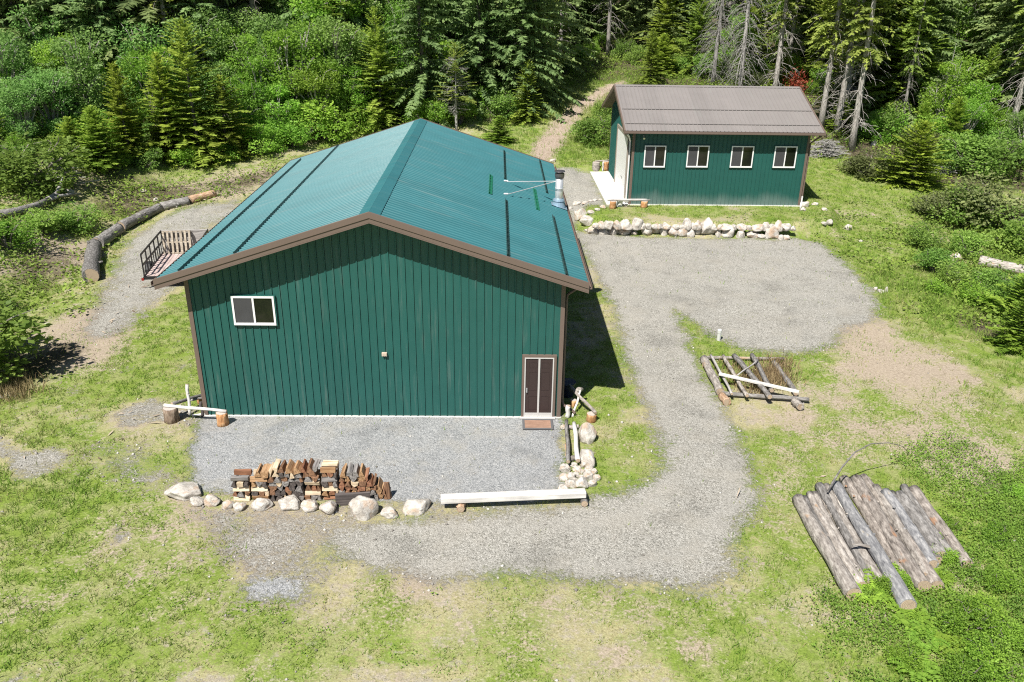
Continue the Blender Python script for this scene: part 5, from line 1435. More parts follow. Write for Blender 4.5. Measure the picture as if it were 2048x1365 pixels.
tree('old_fir', 1672, 268, 2, 'fir with pale trunk and curved bare branches, left of the leaning pair', h=24, var=2)
tree('old_fir', 1702, 302, 2, 'leaning pale trunked fir in front of the brush pile', h=25, var=0, lean=.0)
tree('old_fir', 1800, 268, 2, 'thin pale trunked fir right of the leaning fir', .7, h=18, var=1)
tree('deadtree', 1875, 262, 85, 'slim bare dead tree with fine grey twigs at right', 1.0)
tree('spruce', 2022, 262, 2, 'tall dark trunked conifer near the right edge of the photo', h=22)
tree('broad_bright', 1905, 165, 90, 'bright leafy tree behind the broken white snag', 1.3)
tree('fir_young', 1822, 372, 245, 'broad young fir at the edge of the grass right of the shed', 1.25, 1)
tree('fir_young', 2035, 648, 545, 'young bright fir at the right edge above dark shade', 1.5, 2)
tree('fir_young', 2030, 700, 600, 'low dark fir bough at the right edge below the bright fir', 1.3, 0)
for px, py, top, k, w, lab in [
    (60, 375, 275, 'shrub', 1.7, 'wide leafy shrub at the far left above the fallen log'), (15, 365, 290, 'shrub', 1.4, 'shrub cut by the left edge above the fallen log'), (120, 350, 300, 'shrub', 1.2, 'leafy shrub with bare twigs left of the small layered fir'),
    (85, 470, 420, 'shrub', 1.7, 'leafy shrub on the bank just below the fallen log'), (150, 455, 408, 'shrub', 1.6, 'shrub on the bank below the fork of the fallen log'), (20, 500, 435, 'shrub_bright', 1.7, 'bright low shrub at the left edge below the fallen log'),
    (-45, 620, 560, 'shrub', 1.7, 'pale green shrub at the left edge opposite the trailer'), (-35, 700, 635, 'shrub_bright', 1.6, 'bright shrub at the left edge casting dark shade'), (-70, 745, 600, 'shrub', 1.9, 'shrub mostly outside the left edge of the photo'),
    (235, 335, 300, 'shrub_bright', 1.4, 'low bright shrub at the foot of the small layered fir'), (300, 338, 290, 'shrub', 1.3, 'low shrub before the bright yellow-green fir'), (370, 335, 290, 'shrub_bright', 1.4, 'low shrub before the big dark fir'),
    (440, 325, 280, 'shrub_bright', 1.3, 'bright shrub right of the big dark fir foot'), (520, 308, 250, 'shrub_bright', 1.5, 'bright shrub before the leafy tree with grey twigs'), (590, 295, 225, 'shrub_bright', 1.4, 'bright shrub just above the barn left eave'),
    (650, 278, 190, 'shrub_bright', 1.4, 'tall bright shrub above the barn left slope'), (720, 262, 205, 'shrub_bright', 1.4, 'bright shrub at the foot of the layered dark fir'), (860, 262, 200, 'shrub_bright', 1.3, 'bright shrub left of the half dead fir'), (1000, 285, 232, 'fir_young', 1.5, 'low young fir right of the half dead fir'),
    (1200, 285, 225, 'shrub', 1.5, 'leafy shrub hugging the left wall of the shed'), (1208, 255, 205, 'shrub', 1.3, 'second shrub behind the one hugging the shed'),
    (1735, 350, 300, 'shrub_olive', 1.7, 'olive shrub in front of the brush pile'), (1775, 345, 310, 'shrub', 1.2, 'small shrub between the brush pile and young fir'), (1935, 345, 265, 'shrub', 1.6, 'leafy shrub below the broken white snag'), (1990, 350, 270, 'shrub', 1.6, 'leafy shrub right of the one below the snag'),
    (1870, 440, 385, 'shrub_olive', 1.5, 'olive shrub at the left end of the big thicket'), (1925, 450, 375, 'shrub', 1.5, 'tall leafy shrub in the middle of the big thicket at right'), (1990, 465, 365, 'shrub_olive', 1.6, 'olive shrub on the right of the big thicket'), (1850, 500, 450, 'shrub', 1.4, 'dark leafy shrub at the thicket foot near the grass'),
    (1935, 515, 460, 'shrub', 1.3, 'shrub behind the broken pale boulder'), (2030, 500, 420, 'shrub', 1.5, 'mixed green shrub at the right edge above the pale fallen log'), (1865, 545, 498, 'shrub', 1.5, 'low shrub left of the broken pale boulder'), (1910, 575, 530, 'shrub', 1.5, 'leafy shrub in front of the broken pale boulder'),
    (1975, 585, 538, 'shrub', 1.5, 'leafy shrub before the pale fallen log'), (1955, 615, 570, 'shrub_bright', 1.5, 'bright low shrub left of the bright young fir'), (2010, 600, 545, 'shrub', 1.4, 'shrub between the pale fallen log and bright young fir'), (1870, 590, 555, 'shrub_bright', 1.3, 'bright low shrub at the grass edge left of the thicket')]:
    tree(k, px, py, top, lab, w)
for i, (px, py, s) in enumerate([(1735, 1195, .42), (1775, 1165, .45), (1790, 1205, .4), (1820, 1250, .45), (1845, 1290, .4), (1905, 1305, .4), (1830, 1345, .45), (1880, 1165, .3), (1870, 1085, .3)]):
    plant('fern', at(px, py), s, None, None, px, py, 1.)
LS_ = 'low leafy plants around the log pile'
for i, (px, py, h, w_, lab) in enumerate([(1925, 1262, .75, 1.1, 'bright leafy plant below the right end of the log pile'), (1962, 1240, .6, 1.2, 'second bright leafy plant right of the pile end'), (1975, 1350, .7, 1.2, 'leafy plant near the bottom right corner of the photo'), (2025, 1300, .6, 1.2, 'leafy plant at the lower right edge of the photo'),
    (1930, 1365, .6, 1.1, 'leafy plant at the bottom edge right of the grass'), (1765, 1190, .5, 1.0, 'leafy plant growing at the near ends of the pale logs'), (1800, 1170, .45, 1.0, 'leafy plant between two log ends of the pile'), (1885, 1120, .45, 1.2, 'leafy plant overgrowing the right logs of the pile'), (1900, 1060, .4, 1.2, 'leafy plant beside the right edge of the log pile'),
    (2000, 1180, .5, 1.3, 'broad low leafy plant right of the log pile'), (1990, 1080, .45, 1.4, 'low leafy plant in the green cover beyond the pile'), (2035, 1000, .45, 1.3, 'low leafy plant at the right edge level with the pile top'), (1810, 1330, .5, 1.1, 'leafy plant left of the bottom right plants')]):
    plant('shrub_bright', at(px, py)-Vector((0, 0, .08)), h, lab, None, px, py, w_*1.15)

# ---- the rest of the woods, row behind row
EDGE_X = [-200, 0, 200, 450, 600, 700, 800, 900, 1010, 1060, 1090, 1130, 1180, 1300, 1500, 1640, 1660, 1800, 1950, 2100, 2300]
EDGE_Y = [318, 318, 315, 310, 285, 262, 250, 250, 240, 215, 165, 120, 100, 150, 170, 200, 265, 300, 330, 350, 350]
def on_track(px, py):
    p = at(px, py)
    return float(sdf(np.array([p.x]), np.array([p.y]), wp['track'])[0]) > -2.6
def blocked(p):
    a = float(sdf(np.array([p.x]), np.array([p.y]), np.array([(15.2, 22), (27.5, 22), (27.5, 33.5), (15.2, 33.5)]))[0]) > -.8
    b = -1.5 < p.x < 12.6 and -1.5 < p.y < 17.5
    return a or b
def row(off, step, kinds, hs, jit=12, xr=(-60, 2110), skip=(), wide=(.9, 1.25), track_clear=True):
    x = xr[0]+random.uniform(0, step)
    while x < xr[1]:
        px = x+random.uniform(-.25, .25)*step; py = float(np.interp(px, EDGE_X, EDGE_Y))-off+random.uniform(-jit, jit)
        x += step*random.uniform(.8, 1.2)
        if any(a < px < b and c < py < d for a, b, c, d in skip): continue
        if track_clear and 1040 < px < 1330 and on_track(px, py): continue
        p = at(px, py)
        if blocked(p): continue
        k = random.choices(*kinds)[0]
        lo, hi = hs[k]
        plant(k, p-Vector((0, 0, .1)), random.uniform(lo, hi), None, None, px, py, random.uniform(*wide))
CLR = [(1080, 1300, 0, 400)]
CLR3 = [(1838, 1998, 0, 262)]
CLR2 = [(1130, 1215, 40, 400), (1225, 1310, 20, 100)]
hs = {'shrub_bright': (1.2, 2.4), 'shrub': (1.2, 2.6), 'shrub_olive': (1.2, 2.2), 'broad': (4.5, 7.5), 'broad_bright': (4, 6.5), 'fir_young': (2.2, 4.2), 'fir_mid': (6, 11), 'fir_bright': (5, 9), 'spruce': (17, 25), 'old_fir': (20, 26), 'twiggy': (18, 24), 'halfdead': (6, 9), 'deadtree': (6, 9)}
row(6, 62, (['shrub_bright', 'shrub', 'shrub_olive', 'fir_young'], [5, 4, 1, 1.5]), hs, 8, (-60, 1060))
row(24, 66, (['shrub_bright', 'shrub', 'broad_bright', 'fir_young', 'fir_bright'], [4, 2, 3, 1, .7]), hs, 8, (-60, 1050))
row(46, 74, (['shrub', 'broad', 'fir_mid', 'broad_bright', 'shrub_bright'], [1, 3, 1., 3, 2]), hs, 9, (-60, 1040))
row(70, 90, (['broad', 'fir_mid', 'spruce', 'broad_bright'], [3, 1, 1.5, 2.5]), hs, 9, (-60, 1040))
row(96, 92, (['spruce', 'broad', 'fir_mid', 'broad_bright'], [3, 3, 1., 1.5]), hs, 9, (-60, 1060))
row(126, 92, (['spruce', 'old_fir', 'broad', 'fir_mid'], [4, 1, 3, 1]), hs, 9, (-60, 1060))
row(158, 84, (['spruce', 'old_fir', 'fir_mid', 'broad'], [4, 2, 1, 1]), hs, 9, (-80, 1060))
row(190, 84, (['spruce', 'old_fir'], [4, 2]), hs, 9, (-80, 1010))
# behind the track head, shed and right-hand side
row(4, 50, (['shrub', 'shrub_bright', 'shrub_olive', 'fir_young'], [3, 3, 2, .7]), hs, 7, (1300, 2120), CLR2)
row(22, 60, (['shrub', 'shrub_bright', 'shrub_olive', 'fir_young', 'broad_bright'], [2.5, 3, 1.5, 1, 2]), hs, 8, (1290, 2120), CLR2)
row(44, 72, (['shrub', 'old_fir', 'fir_mid', 'twiggy', 'broad_bright'], [2, 2, 1.5, .8, 2.5]), hs, 8, (1290, 2120), CLR2+CLR3)
row(70, 78, (['old_fir', 'fir_mid', 'spruce', 'broad', 'broad_bright'], [2.5, 1.5, 2, 1.5, 2]), hs, 8, (1080, 2120), CLR2+CLR3)
row(95, 78, (['old_fir', 'spruce', 'fir_mid', 'shrub'], [2.5, 3, 1.5, 1]), hs, 8, (1060, 2120), CLR2+CLR3)
row(122, 80, (['old_fir', 'spruce', 'broad'], [2, 4, 1]), hs, 8, (1060, 2120), CLR3)
row(150, 80, (['spruce', 'old_fir'], [4, 1]), hs, 8, (1600, 2120), CLR3)
row(190, 90, (['spruce', 'fir_mid', 'broad_bright'], [4, 1, 1]), hs, 8, (1640, 2120), CLR3)
row(230, 90, (['spruce', 'fir_mid'], [4, 1]), hs, 8, (1700, 2120), CLR3)

for px, py, k, h in [(1065, 205, 'spruce', 19), (1085, 160, 'spruce', 21), (1105, 118, 'fir_mid', 10), (1140, 92, 'spruce', 22), (1172, 82, 'spruce', 20), (1200, 70, 'fir_mid', 9), (1250, 58, 'spruce', 22), (1300, 100, 'spruce', 21), (1325, 128, 'fir_mid', 9), (1340, 90, 'spruce', 20), (1275, 38, 'spruce', 22), (1225, 35, 'old_fir', 24), (1320, 60, 'old_fir', 24),
                     (1155, 130, 'shrub', 2.), (1180, 118, 'shrub_bright', 1.8), (1245, 118, 'shrub', 2.), (1275, 128, 'shrub', 1.8), (1130, 150, 'shrub', 1.6), (1350, 150, 'shrub', 2.), (1390, 150, 'fir_mid', 8), (1100, 190, 'shrub', 1.6), (1205, 95, 'shrub_bright', 1.6)]:
    plant(k, at(px, py)-Vector((0, 0, .1)), h, None, None, px, py, 1.1)

for px, py, k, h in [(485, 285, 'broad_bright', 4.5), (560, 285, 'broad_bright', 5), (640, 268, 'broad_bright', 5.2), (705, 245, 'broad_bright', 4.5), (620, 205, 'broad_bright', 6.5), (545, 195, 'broad', 7), (665, 165, 'broad_bright', 7.5), (500, 225, 'broad_bright', 6), (115, 290, 'broad', 5), (180, 270, 'broad_bright', 5), (320, 240, 'broad', 6.5), (440, 235, 'broad', 6.5), (60, 300, 'broad', 4.5), (260, 170, 'broad', 8), (400, 170, 'broad', 8), (330, 120, 'broad', 9), (160, 150, 'broad_bright', 8),
                     (1850, 210, 'broad_bright', 3.5), (1870, 150, 'broad_bright', 4), (1940, 235, 'shrub_bright', 2.4), (1975, 210, 'shrub_bright', 2.6), (1860, 235, 'shrub_bright', 2.2), (1920, 170, 'shrub_bright', 2.6), (1960, 130, 'broad_bright', 4), (1900, 110, 'broad_bright', 4.5), (1850, 90, 'broad', 5), (1985, 95, 'broad_bright', 5), (1935, 75, 'broad_bright', 5), (1880, 65, 'shrub_bright', 3), (1965, 45, 'broad', 6), (1850, 40, 'broad', 6), (1915, 25, 'broad_bright', 6), (1980, 290, 'broad_bright', 3.5), (1830, 160, 'broad_bright', 4.5), (1990, 165, 'broad', 5), (1870, 300, 'shrub_bright', 2.4), (1900, 320, 'shrub_bright', 2.2), (1760, 280, 'shrub_bright', 2.2), (2040, 330, 'broad', 4.5)]:
    plant(k, at(px, py)-Vector((0, 0, .1)), h, None, None, px, py, 1.25)

# ---- oddities in the woods
p, hh = hpx(1908, 258, 190)
d0 = Vector((p.x, p.y, p.z)); k = hh/1.0
o = MB().tube([d0-Vector((0, 0, .2)), d0+Vector((.1, 0, hh*.45)), d0+Vector((.28, 0, hh*.8)), d0+Vector((.5, 0, hh*1.02))], [.38, .33, .27, .06], 9, True, .3, 4).build('snag', m_bark('white_snag', (.30, .28, .26), (.56, .54, .51), (.72, .70, .67), axis='Z'), None, True)
s2 = MB().tube([d0+Vector((-.1, 0, hh*.5)), d0+Vector((-.22, 0, hh*.72)), d0+Vector((-.2, 0, hh*.86))], [.2, .15, .03], 6, True, .3, 5).build('splinter', BARK_DEADT, o)
tag(o, 'broken white dead snag leaning right, in the green at right', 'snag')
p, hh = hpx(1880, 52, 2)
o = MB().tube([p-Vector((0, 0, .3)), p+Vector((.3, 0, hh*.6)), p+Vector((.8, 0, hh+9))], [.42, .36, .2], 9, True, .15, 4).build('red_trunk', m_bark('red_dead_bark', (.22, .07, .035), (.42, .17, .09), (.52, .26, .16), axis='Z'), None, True)
tag(o, 'bare reddish trunk rising at the top right above the green slope', 'tree trunk')
# dead red needles behind the shed
r = np.random.default_rng(5); p = at(1590, 190); n = 420
P = np.array(p)+np.array([0, 0, .9])+r.normal(size=(n, 3))*np.array([.55, .35, .55]); D = unit(r.normal(size=(n, 3))+np.array([0, 0, -.5]))
me = leaf_mesh('frond', quads_from(P, D, unit(np.cross(D, r.normal(size=(n, 3)))), np.full((n, 1), .35), np.full((n, 1), .10)), r.random(n), L_REDF)
rt_ = tag(empty('dead_fir_top'), 'small dead fir with red needles behind the shed roof', 'dead fir'); link('crown', me, rt_)
MB().tube([p, p+Vector((.1, 0, 1.9))], [.05, .015], 6).build('trunk', BARK_TREE, rt_)
# brush pile right of the shed
def brush(px, py, wpx, hpx_, n, lab, seed):
    p = at(px, py); k = proj(p)[2]/FPX; rw = wpx*k/2; hh = hpx_*k; rr = random.Random(seed); mb = MB()
    for i in range(n):
        a = rr.gauss(0, .5)+rr.choice([0, math.pi]); t = rr.random(); c = p+Vector((rr.gauss(0, .38)*rw, rr.gauss(0, .35)*rw*.7+rw*.4, 0)); q = max(0, 1-((c.x-p.x)/rw)**2)
        c.z = p.z+hh*q*rr.uniform(.1, 1); L = rr.uniform(.6, 1.7); d = Vector((math.cos(a)*math.cos(.2), math.sin(a), rr.gauss(0, .18))).normalized()
        s_ = Vector((-d.y, d.x, rr.uniform(-.3, .3)))*.12*rr.choice([-1, 1])
        mb.tube([c-d*L/2, c+s_, c+d*L/2], [.028, .022, .010], 4, False)
    o = mb.build('brush_pile', BARK_DEADT); tag(o, lab, 'brush pile'); return o
brush(1655, 318, 78, 34, 170, 'grey brush pile of bare branches right of the shed', 3)
brush(110, 372, 90, 40, 60, 'tangle of grey dead twigs on the left bank', 4)
brush(1905, 420, 90, 22, 60, 'pale dead twigs across the top of the thicket', 6)
brush(1888, 352, 60, 16, 45, 'grey stick heap at the foot of the young fir on the right', 8)
o = MB().tube([at(1745, 292), at(1755, 270)+Vector((.1, 0, 0)), at(1757, 285)+Vector((.15, 0, .9))], [.2, .15, .02], 7, True, .3, 4).build('stump', BARK_DEADT, None, True); tag(o, 'jagged grey stump in the shade behind the brush pile', 'stump')
# dry stalks in the pole frame and beside the left verge
def stalks(name, pts, n, h, m, lab, seed, sp=.35):
    r = np.random.default_rng(seed); P = []
    for (px, py, k) in pts:
        p = at(px, py); q = int(n*k); a = r.normal(size=(q, 2))*sp
        x = p.x+a[:, 0]; y = p.y+a[:, 1]; P.append(np.stack([x, y, H(x, y)], 1))
    P = np.concatenate(P); n = len(P); D = unit(r.normal(size=(n, 3))*.32+np.array([0, 0, 1.])); l = h*r.uniform(.5, 1.2, (n, 1))
    o = link(name, leaf_mesh(name, quads_from(P, D, unit(np.cross(D, r.normal(size=(n, 3)))), l, np.full((n, 1), .022)), r.random(n), m)); return o
tag(stalks('dry_weeds', [(1535, 752, 1), (1555, 735, 1), (1520, 765, .7), (1545, 770, .7), (1560, 760, .8), (1480, 765, .5), (1460, 740, .35), (1500, 785, .4)], 420, .36, L_DRY, '', 9, .30), kind='stuff')
tag(stalks('dry_grass_tufts', [(28, 775, 1), (45, 790, .8), (20, 800, .6)], 300, .45, L_DRY, '', 10, .35), kind='stuff')

# ------------------------------------------------------------------ labels for the unnamed woods
KW = {'fir_young': ('young_fir', 'young fir', 'small fir'), 'fir_mid': ('fir', 'dark fir', 'fir'), 'fir_bright': ('fir', 'light green fir', 'fir'), 'spruce': ('spruce', 'tall drooping spruce', 'spruce'), 'old_fir': ('fir', 'tall bare-trunked fir', 'fir'),
      'twiggy': ('dying fir', 'tall dying fir with grey twigs', 'fir'), 'halfdead': ('fir', 'half dead fir', 'fir'), 'deadtree': ('dead tree', 'bare dead tree', 'dead tree'), 'shrub_bright': ('shrub', 'bright green shrub', 'shrub'), 'shrub': ('shrub', 'mid green shrub', 'shrub'),
      'shrub_olive': ('shrub', 'olive shrub', 'shrub'), 'broad': ('tree', 'pale leafy tree', 'tree'), 'broad_bright': ('tree', 'bright leafy tree', 'tree'), 'fern': ('fern', 'bright ferny clump', 'fern')}
BINS = [(-999, 330, 'uphill of the fallen log'), (330, 560, 'behind the trailer'), (560, 740, 'above the left roof slope'), (740, 900, 'beyond the barn ridge'), (900, 1085, 'beyond the right roof slope'), (1085, 1250, 'by the dirt track'),
        (1250, 1450, 'behind the shed left half'), (1450, 1640, 'behind the shed right half'), (1640, 1830, 'beyond the brush pile'), (1830, 9999, 'in the far right woods')]
grp = {}
for v in VEG:
    o, kind, lab, px, py = v
    o['category'] = KW[kind][2]
    o['group'] = {'shrub': 'shrubs along the woods', 'fern': 'ferny clumps by the log pile'}.get(KW[kind][2], 'trees of the surrounding woods')
    if lab: o['label'] = lab
    elif kind == 'fern': grp.setdefault((kind, 'around the log pile'), []).append(v)
    else:
        b = next(t for a, c, t in BINS if a <= px < c); grp.setdefault((kind, b), []).append(v)
for (kind, b), lst in grp.items():
    lst.sort(key=lambda v: v[3])
    for i, v in enumerate(lst):
        pw = place_word(i, len(lst))
        v[0]['label'] = KW[kind][1]+(', %s of %s' % (pw, NUM[len(lst)]) if pw else ', the only one')+' '+b

# ------------------------------------------------------------------ grass, weeds and undergrowth (nobody could count them)
def inview(x, y, z, m=40):
    px, py, d = proj_np(x, y, z)
    return (d > 3) & (px > -m) & (px < 2048+m) & (py > -m) & (py < 1365+m)
def proj_np(x, y, z):
    q = np.stack([x-_C[0], y-_C[1], z-_C[2]], -1); d = q@_fw
    return 1024+FPX*(q@_r2)/d, 682.5-FPX*(q@_u2)/d, d
def scatter(n, x0, x1, y0_, y1_, seed):
    r = np.random.default_rng(seed); x = r.uniform(x0, x1, n); y = r.uniform(y0_, y1_, n); z = H(x, y)
    k = inview(x, y, z); return x[k], y[k], z[k], r
bx_, by_, bz_, r = scatter(2900000, -26, 44, -12, 62, 1)
g_, l_, b_, pd_, lt_, tk_ = fields(bx_, by_)
cl = fbm(bx_*1.1, by_*1.1, 4, 31); cl2 = fbm(bx_*4.5, by_*4.5, 3, 61)
lushn = l_+.06+(cl-.5)*1.5+(cl2-.5)*.8
gk = smooth(.35, .62, g_+(cl-.5)*1.0+(cl2-.5)*.6); bk = smooth(.30, .62, b_+(cl-.5)*1.2); tk = smooth(.35, .7, tk_+(cl-.5)*.8)
dens = smooth(.12, .70, lushn)*smooth(.34, .58, cl2)*(1-gk*.985)*(1-bk*.80)*(1-tk*.93)*(1-.6*smooth(.4, .8, lt_))
dist = np.hypot(bx_-CAM[0], by_-CAM[1]); dens *= np.clip(34/np.maximum(dist, 20), .25, 1.)*.62
foot = ((bx_ > -.06) & (bx_ < 11.06) & (by_ > -.06) & (by_ < 15.5)) | ((bx_ > SHX-2.2) & (bx_ < SHX+9.9) & (by_ > SHY-.1) & (by_ < SHY+8.9))
keep = (r.random(len(bx_)) < dens) & ~foot
bx_, by_, bz_, lushn = bx_[keep], by_[keep], bz_[keep], lushn[keep]
n = len(bx_)
tall = blobs(bx_, by_, [(1225, 250, 5, 1.), (1200, 300, 4, 1), (1110, 200, 7, 1.2), (1180, 140, 10, 1.2), (1840, 590, 2.5, .8), (1800, 560, 2, .6), (1900, 640, 2.5, .7), (1970, 760, 2.5, .5), (140, 560, 2.2, .7), (170, 480, 2.5, .6), (60, 1250, 4, .3), (1800, 1300, 3, .6), (1680, 330, 3, .3), (30, 950, 3, .4)])
ht = (.04+.09*r.random(n)+.07*np.clip(lushn-.4, 0, 1))*(1+1.6*np.clip(tall, 0, 1.5))
D = unit(r.normal(size=(n, 3))*.45+np.array([0, 0, 1.])); S_ = unit(np.cross(D, r.normal(size=(n, 3)))); wdt = (.010+.010*r.random(n))*(1+.02*np.hypot(bx_-CAM[0], by_-CAM[1]))
P = np.stack([bx_, by_, bz_-.01], 1)
V = np.empty((n, 3, 3)); V[:, 0] = P-S_*wdt[:, None]*.5; V[:, 1] = P+S_*wdt[:, None]*.5; V[:, 2] = P+D*ht[:, None]
tint = np.clip(.10+lushn*.75+(fbm(bx_*1.9, by_*1.9, 3, 88)-.5)*1.3+r.normal(size=n)*.26, 0, 1)
tag(link('grass', np_mesh('grass', V.reshape(-1, 3), np.arange(n*3).reshape(-1, 3), L_BLADE, {'tint': np.repeat(tint, 3)})), kind='stuff')
print('BLADES', n)

def clumps(name, cx, cy, m, seed, per, rad, leaf, hgt, tintb=None):
    """low leafy plants standing at cx, cy"""
    r = np.random.default_rng(seed); n = len(cx)
    rad = rad*r.uniform(.6, 1.3, n); hgt = hgt*r.uniform(.5, 1.3, n)
    tb = r.random(n) if tintb is None else tintb
    a = r.uniform(0, 6.283, (n, per)); q = np.sqrt(r.random((n, per)))
    x = cx[:, None]+np.cos(a)*q*rad[:, None]; y = cy[:, None]+np.sin(a)*q*rad[:, None]
    z = H(x.ravel(), y.ravel()).reshape(n, per)+hgt[:, None]*(1-q*q*.8)*r.uniform(.25, 1.05, (n, per))+.01
    P = np.stack([x.ravel(), y.ravel(), z.ravel()], 1)
    out = np.stack([np.cos(a).ravel(), np.sin(a).ravel(), np.full(n*per, .15)], 1)
    D = unit(out+r.normal(size=out.shape)*.6); nr = unit(np.array([0, 0, 1.])+out*.4+r.normal(size=out.shape)*.45)
    S_ = unit(np.cross(D, nr)); l = leaf*r.uniform(.6, 1.4, n*per)
    t = np.clip(np.repeat(tb, per)*.6+r.uniform(0, .4, n*per), 0, 1)
    tag(link(name, leaf_mesh(name, quads_from(P, D, S_, l[:, None], (l*.65)[:, None]), t, m)), kind='stuff')
# leafy cover at the lower right
pc1 = world_poly([(1690, 1215), (1790, 1150), (1880, 1140), (1940, 1080), (1930, 1010), (1985, 960), (2090, 920), (2120, 1400), (1740, 1400), (1720, 1300)])
pc2 = world_poly([(1800, 905), (1900, 870), (1975, 920), (1960, 1000), (1860, 985)])
x, y, z, r = scatter(60000, 14, 30, -13, 6, 2)
cov = np.maximum(smooth(-.9, .5, sdf(x, y, pc1)), .55*smooth(-.7, .6, sdf(x, y, pc2)))*smooth(.30, .55, fbm(x*.9, y*.9, 3, 77)+.12)
# keep the leaves off the logs
k = r.random(len(x)) < cov*.55
clumps('ground_cover', x[k], y[k], L_COVER, 21, 16, .17, .052, .24, np.clip(fbm(x[k]*1.3, y[k]*1.3, 3, 9)*1.6-.3, 0, 1))
# small weeds in the yard grass
x, y, z, r = scatter(40000, -16, 30, -12, 12, 3)
g_, l_, b_, pd_, lt_, tk_ = fields(x, y)
k = (r.random(len(x)) < .22*(x < 10)*smooth(.45, .8, l_+(fbm(x*1.5, y*1.5, 3, 15)-.5)*1.6)*(1-smooth(.3, .6, g_))) & ~((x > -.1) & (x < 11.1) & (y > -.1))
clumps('weeds', x[k], y[k], L_COVER, 22, 9, .10, .042, .06)
# leafy undergrowth through the woods and on the banks
x, y, z, r = scatter(160000, -62, 84, 8, 108, 4)
g_, l_, b_, pd_, lt_, tk_ = fields(x, y)
bank = smooth(-10.8, -14, x)*smooth(4, 10, y)*.5+blobs(x, y, [(1950, 540, 6, .9), (1930, 460, 4, .6), (2000, 620, 3, .8), (1800, 330, 3, .5), (80, 450, 4, .6), (20, 600, 3, .5)])
cov = np.clip(lt_*.9+bank, 0, 1)*smooth(.36, .56, fbm(x*.45, y*.45, 4, 41)+.05)*(1-smooth(.1, .5, tk_))*(1-smooth(.1, .4, g_))
d_ = np.hypot(x-CAM[0], y-CAM[1])
ok_ = ~(((x > 14.5) & (x < 28) & (y > 21) & (y < 33.2)) | ((x > -1) & (x < 12.3) & (y > -1) & (y < 17)))
k = (r.random(len(x)) < cov*.42) & ok_
clumps('undergrowth', x[k], y[k], L_UNDER, 23, 18, .55, .15, .62, np.clip(fbm(x[k]*.35, y[k]*.35, 3, 19)*1.7-.35, 0, 1))
print('UNDER', k.sum())
# loose stones along the gravel edges
x, y, z, r = scatter(120000, -14, 32, -11, 22, 6)
g_, l_, b_, pd_, lt_, tk_ = fields(x, y)
edge = np.exp(-((g_-.45)/.22)**2)*.8+g_*.10+.05*b_
k = (r.random(len(x)) < edge*.30) & ~((x > -.1) & (x < 11.1) & (y > -.1) & (y < 15.4)); x, y, z = x[k], y[k], z[k]; n = len(x)
rad = .012+.045*r.random(n)**4
oct_ = np.array([(1, 0, 0), (0, 1, 0), (-1, 0, 0), (0, -1, 0), (0, 0, .8), (0, 0, -.5)], float); of_ = np.array([(0, 1, 4), (1, 2, 4), (2, 3, 4), (3, 0, 4), (1, 0, 5), (2, 1, 5), (3, 2, 5), (0, 3, 5)])
V = np.stack([x, y, z+.004], 1)[:, None]+oct_[None]*rad[:, None, None]*r.uniform(.6, 1.4, (n, 6, 1)); F = (of_[None]+np.arange(n)[:, None, None]*6).reshape(-1, 3)
t = NT('loose_stone'); t.bsdf(t.ramp(t.attr('tint'), [(0, (.16, .145, .13)), (.6, (.34, .32, .29)), (1, (.55, .53, .49))]), .9, .15)
tag(link('pebbles', np_mesh('pebbles', V.reshape(-1, 3), F, t.m, {'tint': np.repeat(r.random(n), 6)})), kind='stuff')
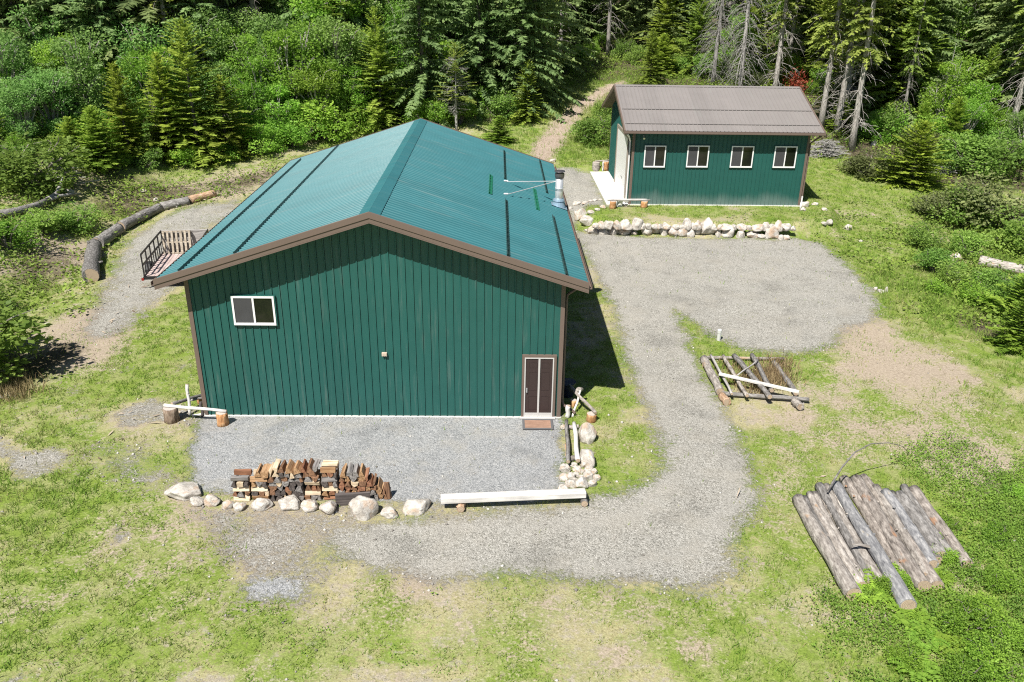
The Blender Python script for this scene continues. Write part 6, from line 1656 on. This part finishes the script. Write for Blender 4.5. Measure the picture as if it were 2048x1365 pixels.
# bark and stick litter
x, y, z, r = scatter(30000, -24, 36, -11, 40, 8)
g_, l_, b_, pd_, lt_, tk_ = fields(x, y)
k = r.random(len(x)) < (.22*smooth(.2, .7, b_)*(x < 0)+.06*smooth(.3, .7, lt_)+.05*blobs(x, y, [(1720, 1000, 2.5, 1)])); x, y, z = x[k], y[k], z[k]; n = len(x)
a = r.uniform(0, 6.283, n); D = unit(np.stack([np.cos(a), np.sin(a), r.normal(size=n)*.15], 1))
V = quads_from(np.stack([x, y, z+.03], 1), D, unit(np.cross(D, np.array([0, 0, 1.])+r.normal(size=(n, 3))*.4)), r.uniform(.1, .5, (n, 1)), r.uniform(.02, .07, (n, 1)))
tag(link('stick_litter', leaf_mesh('stick_litter', V, r.random(n), m_leaf('litter_sticks', (.12, .085, .06), (.46, .38, .29), 0, 0, 0))), kind='stuff')

# ------------------------------------------------------------------ light, sky, camera
SUN = Vector((-1.566, -2.594, 4.36)).normalized()
el = math.asin(SUN.z); az = math.atan2(SUN.x, SUN.y)
w = bpy.data.worlds.new('World'); SC.world = w; w.use_nodes = True
nt = w.node_tree; bg = nt.nodes['Background']
sky = nt.nodes.new('ShaderNodeTexSky'); sky.sky_type = 'NISHITA'; sky.sun_disc = False; sky.sun_elevation = el; sky.sun_rotation = az; sky.altitude = 900
nt.links.new(sky.outputs[0], bg.inputs[0]); bg.inputs[1].default_value = .05
L = bpy.data.lights.new('sun', 'SUN'); L.energy = 4.8; L.angle = R(.5); L.color = (1, .955, .88)
so = bpy.data.objects.new('sun', L); COL.objects.link(so); so.rotation_euler = SUN.to_track_quat('Z', 'Y').to_euler()
cam = bpy.data.cameras.new('camera'); cam.sensor_width = 36; cam.lens = 36*FPX/2048; cam.clip_end = 3000; cam.clip_start = .1
co = bpy.data.objects.new('camera', cam); COL.objects.link(co)
M = Matrix(((_r2[0], _u2[0], -_fw[0], CAM[0]), (_r2[1], _u2[1], -_fw[1], CAM[1]), (_r2[2], _u2[2], -_fw[2], CAM[2]), (0, 0, 0, 1)))
co.matrix_world = M; SC.camera = co
SC.view_settings.view_transform = 'Standard'; SC.view_settings.look = 'None'; SC.view_settings.gamma = 1; SC.view_settings.exposure = .70
SC.render.engine = 'CYCLES'; SC.cycles.max_bounces = 6; SC.cycles.diffuse_bounces = 2; SC.cycles.transparent_max_bounces = 4; SC.cycles.use_denoising = False; SC.cycles.filter_width = 1.15
SC.render.resolution_x = 1024; SC.render.resolution_y = 682
